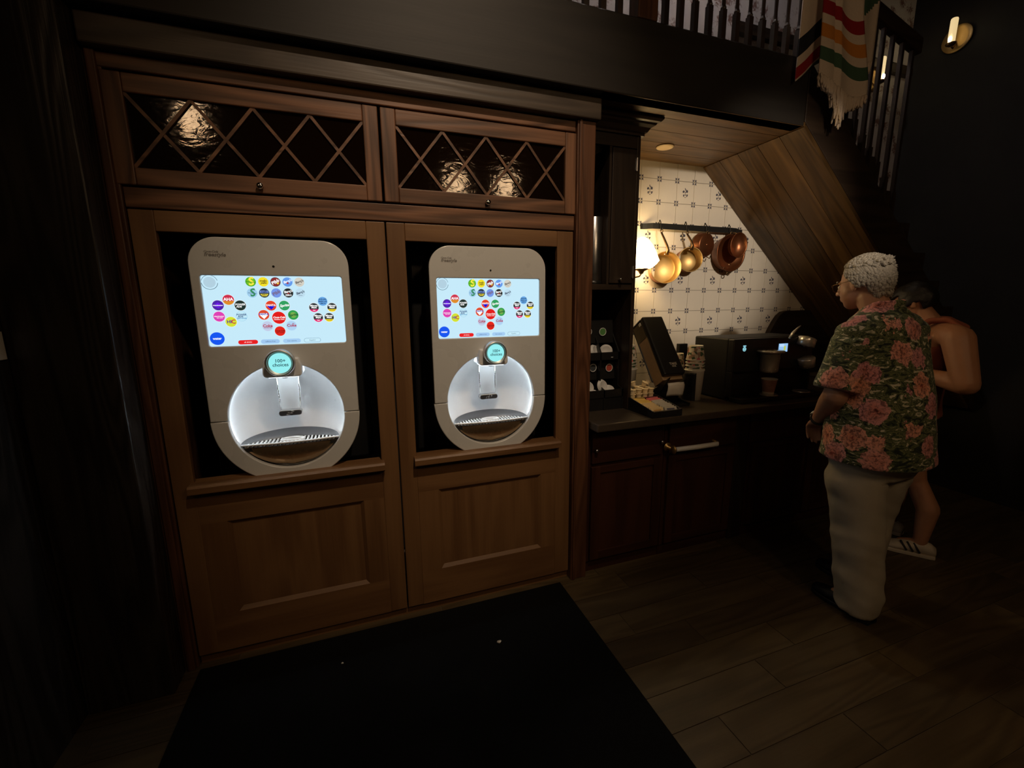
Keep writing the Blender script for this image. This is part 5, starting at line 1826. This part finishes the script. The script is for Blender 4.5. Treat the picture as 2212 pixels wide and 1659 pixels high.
def head(bm, c, pitch, k=1.0):
    """c = centre of the skull; faces +y, pitched forward"""
    R = Matrix.Rotation(-pitch, 3, 'X')
    c = Vector(c)
    P = lambda x, y, z: c + R @ (Vector((x, y, z)) * k)
    q = lambda *r: tuple(a * k for a in r)
    ball(bm, P(0, -0.010, 0.020), q(0.076, 0.096, 0.094), 24, 16, rot=R)
    ball(bm, P(0, 0.030, -0.035), q(0.064, 0.066, 0.082), 24, 16, rot=R)
    ball(bm, P(0, 0.052, -0.088), q(0.036, 0.034, 0.030), 16, 10, rot=R)
    ball(bm, P(0, 0.080, 0.014), q(0.046, 0.016, 0.012), 14, 8, rot=R)
    capsule(bm, P(0, 0.090, 0.008), P(0, 0.112, -0.034), 0.009 * k, 0.014 * k, 10)
    for s in (-1, 1):
        ball(bm, P(s * 0.013, 0.102, -0.036), q(0.009, 0.010, 0.008), 10, 6, rot=R)
        ball(bm, P(s * 0.034, 0.078, -0.022), q(0.018, 0.014, 0.016), 12, 8, rot=R)
        Re = R @ Matrix.Rotation(s * 0.35, 3, 'Z')
        ball(bm, P(s * 0.079, -0.008, -0.012), q(0.008, 0.020, 0.033), 14, 10, rot=Re)
        ball(bm, P(s * 0.080, -0.016, 0.006), q(0.009, 0.014, 0.016), 12, 8, rot=Re)
    ball(bm, P(0, 0.093, -0.060), q(0.022, 0.010, 0.006), 12, 8, rot=R)
    ball(bm, P(0, 0.090, -0.071), q(0.019, 0.010, 0.007), 12, 8, rot=R)
    return P, R
def face_parts(person, P, R, k, lipcol, name_prefix=''):
    for s in (-1, 1):
        bm = B()
        ball(bm, P(s * 0.032, 0.081, -0.005), (0.010 * k,) * 3, 12, 8)
        obj('eye', bm, plain('eye_white', (0.7, 0.68, 0.65, 1), 0.2), person, smooth=True)
        bm = B()
        tube(bm, [P(s * 0.016, 0.094, 0.016), P(s * 0.034, 0.093, 0.022), P(s * 0.052, 0.082, 0.016)], 0.004 * k, 8)
        obj('eyebrow', bm, lipcol, person, smooth=True)
def hair_cap(name, P, R, k, mat, person, keep, amp, grow=1.0, seed=0, strands=0):
    bm = B()
    ball(bm, (0, 0, 0), (0.083 * grow, 0.105 * grow, 0.102 * grow), 56, 40)
    for f in list(bm.faces):
        c = f.calc_center_median()
        if not keep(c):
            bm.faces.remove(f)
    for v in [v for v in bm.verts if not v.link_faces]:
        bm.verts.remove(v)
    for v in bm.verts:
        n = noise.noise(Vector((v.co.x * 45, v.co.y * 18, v.co.z * 26)) + Vector((seed, 0, 0)))
        n2 = noise.noise(Vector((v.co.x * 140, v.co.y * 50, v.co.z * 90)) + Vector((0, seed, 0)))
        v.co *= 1 + amp * n + amp * 0.6 * n2
    if strands:
        rg = random.Random(11)
        for f in rg.sample(list(bm.faces), min(len(bm.faces), strands)):
            c = f.calc_center_median()
            d = Vector((c.x * 0.8, c.y * 0.4 - 0.05, c.z * 0.5 + (0.02 if c.z > 0.05 else -0.06)))
            if c.y > 0.05 and c.z > 0.05:
                d = Vector((0.03, 0.03, 0.05))                     # quiff over the forehead
            nn = c.normalized()
            d = d.normalized() + Vector([rg.uniform(-.13, .13) for _ in range(3)])
            d = (d - nn * d.dot(nn) * 0.90).normalized()           # lies along the head
            ln = rg.uniform(0.024, 0.038)
            sag = Vector((0, -0.006, -0.012 if c.z < 0.06 else -0.003))
            tube(bm, [c * 0.985, c + d * ln * 0.45, c + d * ln * 0.8 + sag * 0.5, c + d * ln + sag], [0.0034, 0.0034, 0.0026, 0.0008], 5)
    for v in bm.verts:
        v.co = P(v.co.x, v.co.y - 0.010, v.co.z + 0.020)
    o = obj(name, bm, mat, person, smooth=True)
    m = o.modifiers.new('solid', 'SOLIDIFY')
    m.thickness = 0.012 * k
    m.offset = -1
    return o
def displaced(me, amp, sc, zfade=None):
    nrms = [v.normal.copy() for v in me.vertices]
    cos_ = []
    for v, vn in zip(me.vertices, nrms):
        n = noise.noise(Vector(v.co) * sc) + 0.5 * noise.noise(Vector((v.co.x * sc * 2.3, v.co.y * sc * 2.3, v.co.z * sc * 0.9)))
        if zfade:
            n += zfade(v.co)
        cos_ += list(v.co + vn * n * amp)
    me.vertices.foreach_set('co', cos_)
    me.update()

# --- man in the floral shirt, facing the counter (+y)
MX, MY = 2.291, -0.688
man = thing('person', 'grey-haired person in a floral shirt and pale trousers standing at the counter', 'person', (MX, MY, 0))
off = Vector((MX, MY, 0))
def world_bm(bm):
    for v in bm.verts:
        v.co += off
    return bm
bm = B()
Pm, Rm = head(bm, (0, 0.135, 1.615), 0.16)
capsule(bm, (0, 0.020, 1.42), (0, 0.095, 1.55), 0.066, 0.058)
rings(bm, [(0, 0.02, 1.46, 0.09, 0.07), (0, 0.02, 1.38, 0.17, 0.10), (0, 0, 1.20, 0.17, 0.12), (0, -0.01, 1.0, 0.165, 0.135), (0, -0.015, 0.90, 0.165, 0.13)])
LS, LE, LWr = (-0.190, 0.02, 1.365), (-0.262, 0.025, 1.105), (-0.115, 0.185, 0.945)
RS, RE, RWr = (0.190, 0.02, 1.365), (0.262, 0.045, 1.105), (0.075, 0.225, 0.965)
for S_, E_, W_, sd in ((LS, LE, LWr, -1), (RS, RE, RWr, 1)):
    capsule(bm, S_, E_, 0.050, 0.050)
    Em = Vector(E_).lerp(Vector(W_), 0.3)
    capsule(bm, E_, Em, 0.050, 0.049)
    capsule(bm, Em, W_, 0.049, 0.030)
    dirv = (Vector(W_) - Vector(E_)).normalized()
    hand(bm, Vector(W_) + dirv * 0.015, dirv + Vector((0.05 * -sd, 0.02, -0.06)), (0.25 * sd, -0.1, 1), sd, 0.55)
for sx, ax, ay in ((-0.095, -0.065, -0.075), (0.095, 0.175, 0.075)):
    capsule(bm, (sx, -0.01, 0.86), ((sx + ax) / 2, ay * 0.5, 0.48), 0.080, 0.055)
    capsule(bm, ((sx + ax) / 2, ay * 0.5, 0.48), (ax, ay, 0.10), 0.055, 0.040)
    capsule(bm, (ax, ay, 0.085), (ax, ay + 0.10, 0.05), 0.035, 0.028)
me = remeshed(world_bm(bm), 0.0055, 5)
mb = place('body', me, SKIN, man)
PW_ = lambda x, y, z: Pm(x, y, z) + off
GREYHAIR = plain('grey_hair', (0.36, 0.32, 0.26, 1), 0.6, var=0.35, bump=0.8, scale=110)
hair_cap('hair', PW_, Rm, 1.0, GREYHAIR, man, lambda c: not ((c.y > 0.010 + 0.10 * max(0, (c.z + 0.01)) * 7 and c.z < 0.072) or c.z < -0.078 + 0.45 * max(0, c.y + 0.05) or (abs(c.x) > 0.05 and c.z < -0.012 and c.y > -0.046)), 0.035, 1.0, 0, 1200)
face_parts(man, PW_, Rm, 1.0, GREYHAIR)
bm = B()
for s in (-1, 1):
    torus(bm, PW_(s * 0.033, 0.104, -0.006), 0.020, 0.0011, Rm @ Vector((0, 1, 0)), 24, 6)
    tube(bm, [PW_(s * 0.055, 0.106, 0.0), PW_(s * 0.080, 0.09, 0.004), PW_(s * 0.086, 0.0, 0.010), PW_(s * 0.086, -0.018, -0.004)], 0.0011, 6)
tube(bm, [PW_(-0.012, 0.108, -0.002), PW_(0, 0.112, 0.002), PW_(0.012, 0.108, -0.002)], 0.0016, 6)
obj('glasses', bm, BRONZE, man, smooth=True)
# shirt
bm = B()
rings(bm, [(0, 0.030, 1.505, 0.072, 0.064), (0, 0.026, 1.482, 0.112, 0.078), (0, 0.022, 1.455, 0.172, 0.096), (0, 0.020, 1.415, 0.214, 0.112), (0, 0.016, 1.35, 0.218, 0.122), (0, 0.004, 1.24, 0.220, 0.148), (0, -0.006, 1.12, 0.222, 0.166), (0, -0.014, 1.00, 0.225, 0.178), (0, -0.020, 0.90, 0.232, 0.188), (0, -0.022, 0.83, 0.238, 0.196), (0, -0.022, 0.792, 0.240, 0.200)], 36)
for S_, E_ in ((LS, LE), (RS, RE)):
    a, b = Vector(S_), Vector(E_)
    tube(bm, [a + Vector((-0.02 * math.copysign(1, -a.x), 0, 0.012)), a.lerp(b, 0.10), a.lerp(b, 0.35), a.lerp(b, 0.65), a.lerp(b, 0.90)], [0.076, 0.084, 0.086, 0.088, 0.092], 20)
for s_x in (-1, 1):
    ball(bm, (s_x * 0.165, 0.02, 1.392), (0.085, 0.092, 0.062), 20, 12)
tube(bm, [(-0.07, 0.085, 1.475), (-0.078, 0.02, 1.512), (0, -0.040, 1.522), (0.078, 0.02, 1.512), (0.07, 0.085, 1.475)], 0.017, 10)
me = remeshed(world_bm(bm), 0.0095, 3)
displaced(me, 0.006, 9)
place('shirt', me, FLORAL, man)
# trousers
bm = B()
rings(bm, [(0, -0.012, 0.93, 0.185, 0.155), (0, -0.014, 0.86, 0.192, 0.165), (0, -0.012, 0.78, 0.190, 0.160), (0, -0.010, 0.72, 0.175, 0.14)], 30)
for sx, ax, ay in ((-0.095, -0.065, -0.075), (0.095, 0.175, 0.075)):
    mx_, my_ = (sx + ax) / 2, ay * 0.5 + 0.006
    tube(bm, [(sx, -0.010, 0.84), (sx, -0.006, 0.70), (mx_, my_, 0.48), ((mx_ + ax) / 2, (my_ + ay) / 2, 0.28), (ax, ay, 0.12), (ax, ay + 0.012, 0.045)], [0.098, 0.118, 0.108, 0.102, 0.098, 0.098], 24)
me = remeshed(world_bm(bm), 0.010, 3)
displaced(me, 0.008, 7, lambda c: 0.9 * noise.noise(Vector((c.x * 6, c.y * 6, c.z * 17 + c.x * 8))) * (1.0 if c.z < 0.75 else 0.3))
place('trousers', me, cloth('khaki_cotton', (0.42, 0.37, 0.285, 1), 220, 0.06, 0.2), man)
SHOE = plain('black_shoe', (0.010, 0.010, 0.010, 1), 0.45)
def shoe(ax, ay, length, mat, sole, person, o3, yaw=0.0):
    bm = B()
    R = Matrix.Rotation(yaw, 3, 'Z')
    prof = [(-0.085, 0.030, 0.055), (-0.06, 0.037, 0.075), (-0.01, 0.040, 0.085), (0.05, 0.043, 0.070), (0.11, 0.048, 0.052), (0.16, 0.044, 0.042), (0.195, 0.028, 0.032)]
    rows = []
    for y, w, h in prof:
        y *= length
        row = []
        for k in range(14):
            a = 2 * pi * k / 14
            row.append(bm.verts.new(o3 + R @ Vector((w * cos(a), y, 0)) + Vector((ax, ay, 0.012 + h * 0.5 + h * 0.5 * sin(a)))))
        rows.append(row)
    for a, b in zip(rows, rows[1:]):
        for k in range(14):
            bm.faces.new((a[k], b[k], b[(k + 1) % 14], a[(k + 1) % 14]))
    bm.faces.new(rows[0])
    bm.faces.new(rows[-1][::-1])
    s = obj('shoe', bm, mat, person, smooth=True)
    bm = B()
    pts = []
    for y, w, h in prof:
        pts.append((w + 0.003, y * length))
    loop = [(w, y) for w, y in pts] + [(-w, y) for w, y in reversed(pts)]
    extr(bm, [o3 + R @ Vector((w, y, 0)) + Vector((ax, ay, 0.0006)) for w, y in loop], (0, 0, 0.022))
    obj('sole', bm, sole, s, bevel=0.004)
    return s
for ax, ay in ((-0.065, -0.065), (0.175, 0.085)):
    shoe(ax, ay, 1.0, SHOE, SHOE, man, off)
# wrist watch
wv = Vector(LWr) + off
wd = (Vector(LWr) - Vector(LE)).normalized()
bm = B()
torus(bm, wv, 0.033, 0.0065, wd, 28, 8)
obj('watch_band', bm, BLACKP, man, smooth=True)
bm = B()
sN = (Vector((-0.6, -0.2, 0.8)) - wd * wd.dot(Vector((-0.6, -0.2, 0.8)))).normalized()
lathe(bm, [(0, 0.010), (0.015, 0.010), (0.017, 0.006), (0.017, 0), (0, 0)], wv + sN * 0.031, sN, 20)
obj('watch_case', bm, STEEL, man, smooth=True)

# --- woman behind him, facing the counter too
WX, WY = 3.19, -0.432
wom = thing('person', 'dark-haired person in a rust sleeveless top half hidden behind the floral shirt', 'person', (WX, WY, 0))
off = Vector((WX, WY, 0))
bm = B()
Pw, Rw = head(bm, (0, 0.125, 1.515), 0.55, 0.95)
capsule(bm, (0, 0.020, 1.365), (0, 0.085, 1.465), 0.064, 0.052)
capsule(bm, (-0.06, -0.03, 1.36), (-0.165, -0.10, 1.335), 0.060, 0.066)
rings(bm, [(0, 0.010, 1.385, 0.10, 0.070), (0, 0.010, 1.33, 0.160, 0.095), (0, 0.030, 1.20, 0.148, 0.112), (0, 0.055, 1.05, 0.138, 0.112), (0, 0.070, 0.92, 0.160, 0.122), (0, 0.070, 0.86, 0.160, 0.118)])
LS, LE, LWr = (-0.175, -0.120, 1.325), (-0.225, -0.190, 1.085), (-0.105, 0.035, 1.115)
RS, RE, RWr = (0.170, 0.040, 1.325), (0.210, 0.080, 1.085), (0.07, 0.25, 1.12)
for S_, E_, W_, sd in ((LS, LE, LWr, -1), (RS, RE, RWr, 1)):
    capsule(bm, S_, E_, 0.072, 0.058)
    Em = Vector(E_).lerp(Vector(W_), 0.35)
    capsule(bm, E_, Em, 0.056, 0.050)
    capsule(bm, Em, W_, 0.050, 0.029)
    dirv = (Vector(W_) - Vector(E_)).normalized()
    hand(bm, Vector(W_) + dirv * 0.012, dirv, (0.3 * sd, -0.1, 1), sd, 0.5)
for sx, ax, ay in ((-0.085, -0.085, -0.095), (0.085, 0.12, 0.10)):
    capsule(bm, (sx, 0.06, 0.84), (sx, -0.025 if sx < 0 else 0.10, 0.47), 0.085, 0.056)
    capsule(bm, (sx, -0.025 if sx < 0 else 0.10, 0.47), ((sx + ax) / 2, ay - 0.010, 0.30), 0.052, 0.056)
    capsule(bm, ((sx + ax) / 2, ay - 0.010, 0.30), (ax, ay, 0.09), 0.055, 0.035)
    capsule(bm, (ax, ay, 0.075), (ax, ay + 0.09, 0.045), 0.033, 0.026)
me = remeshed(world_bm(bm), 0.0065, 5)
place('body', me, SKIN2, wom)
PW2 = lambda x, y, z: Pw(x, y, z) + off
DARKHAIR = plain('dark_hair', (0.010, 0.007, 0.005, 1), 0.5, bump=0.8, scale=110)
hair_cap('hair', PW2, Rw, 0.95, DARKHAIR, wom, lambda c: not ((c.y > 0.045 and c.z < 0.060) or c.z < -0.085 or (c.z < -0.03 and c.y > -0.03)), 0.05, 1.08, 5)
face_parts(wom, PW2, Rw, 0.95, DARKHAIR)
bm = B()
rings(bm, [(0, 0.012, 1.315, 0.140, 0.104), (0, 0.020, 1.26, 0.156, 0.116), (0, 0.030, 1.20, 0.160, 0.123), (0, 0.050, 1.07, 0.152, 0.122), (0, 0.068, 0.95, 0.168, 0.132), (0, 0.072, 0.88, 0.180, 0.142), (0, 0.072, 0.845, 0.186, 0.148)], 32)
for s in (-1, 1):
    sh = 0.0 if s < 0 else 0.055
    tube(bm, [(s * 0.110, 0.110, 1.29), (s * 0.120, 0.075 + sh * .5, 1.370), (s * 0.120, 0.010 + sh, 1.418 - sh * .15), (s * 0.125, -0.065 + sh, 1.424 - sh * .3), (s * 0.122, -0.135 + sh, 1.372), (s * 0.112, -0.120 + sh, 1.27)], 0.033, 12, flat=0.5)
me = remeshed(world_bm(bm), 0.009, 3)
displaced(me, 0.004, 10)
place('top', me, cloth('rust_jersey', (0.30, 0.085, 0.045, 1), 240, 0.1, 0.2), wom)
bm = B()
rings(bm, [(0, 0.070, 0.92, 0.166, 0.130), (0, 0.068, 0.84, 0.176, 0.138), (0, 0.062, 0.76, 0.172, 0.126)], 30)
for sx, yy in ((-0.09, 0.0), (0.09, 0.09)):
    tube(bm, [(sx, 0.06, 0.84), (sx, 0.03 + yy * 0.5, 0.70), (sx, yy, 0.56)], [0.095, 0.100, 0.095], 20)
me = remeshed(world_bm(bm), 0.010, 3)
displaced(me, 0.004, 9)
place('shorts', me, cloth('black_cotton', (0.008, 0.008, 0.009, 1), 220, 0.1, 0.2), wom)
SNK = plain('sneaker_white', (0.55, 0.47, 0.36, 1), 0.6, var=0.05)
SNS = plain('sneaker_stripe', (0.03, 0.026, 0.022, 1), 0.6)
for ax, ay in ((-0.085, -0.090), (0.12, 0.11)):
    s = shoe(ax, ay, 0.92, SNK, SNK, wom, off, 0.35 if ax < 0 else 0)
    R = Matrix.Rotation(0.35 if ax < 0 else 0, 3, 'Z')
    for k in range(3):
        bm = B()
        y = -0.005 + 0.030 * k
        tube(bm, [off + R @ Vector((sx2 * 0.044, y + dy, 0)) + Vector((ax, ay, z)) for sx2, dy, z in ((-1.0, 0.0, 0.030), (-0.95, 0.018, 0.060), (-0.55, 0.030, 0.078))], 0.0055, 8)
        obj('stripe', bm, SNS, s, smooth=True)
wom.rotation_euler = (0, 0, 0.25)
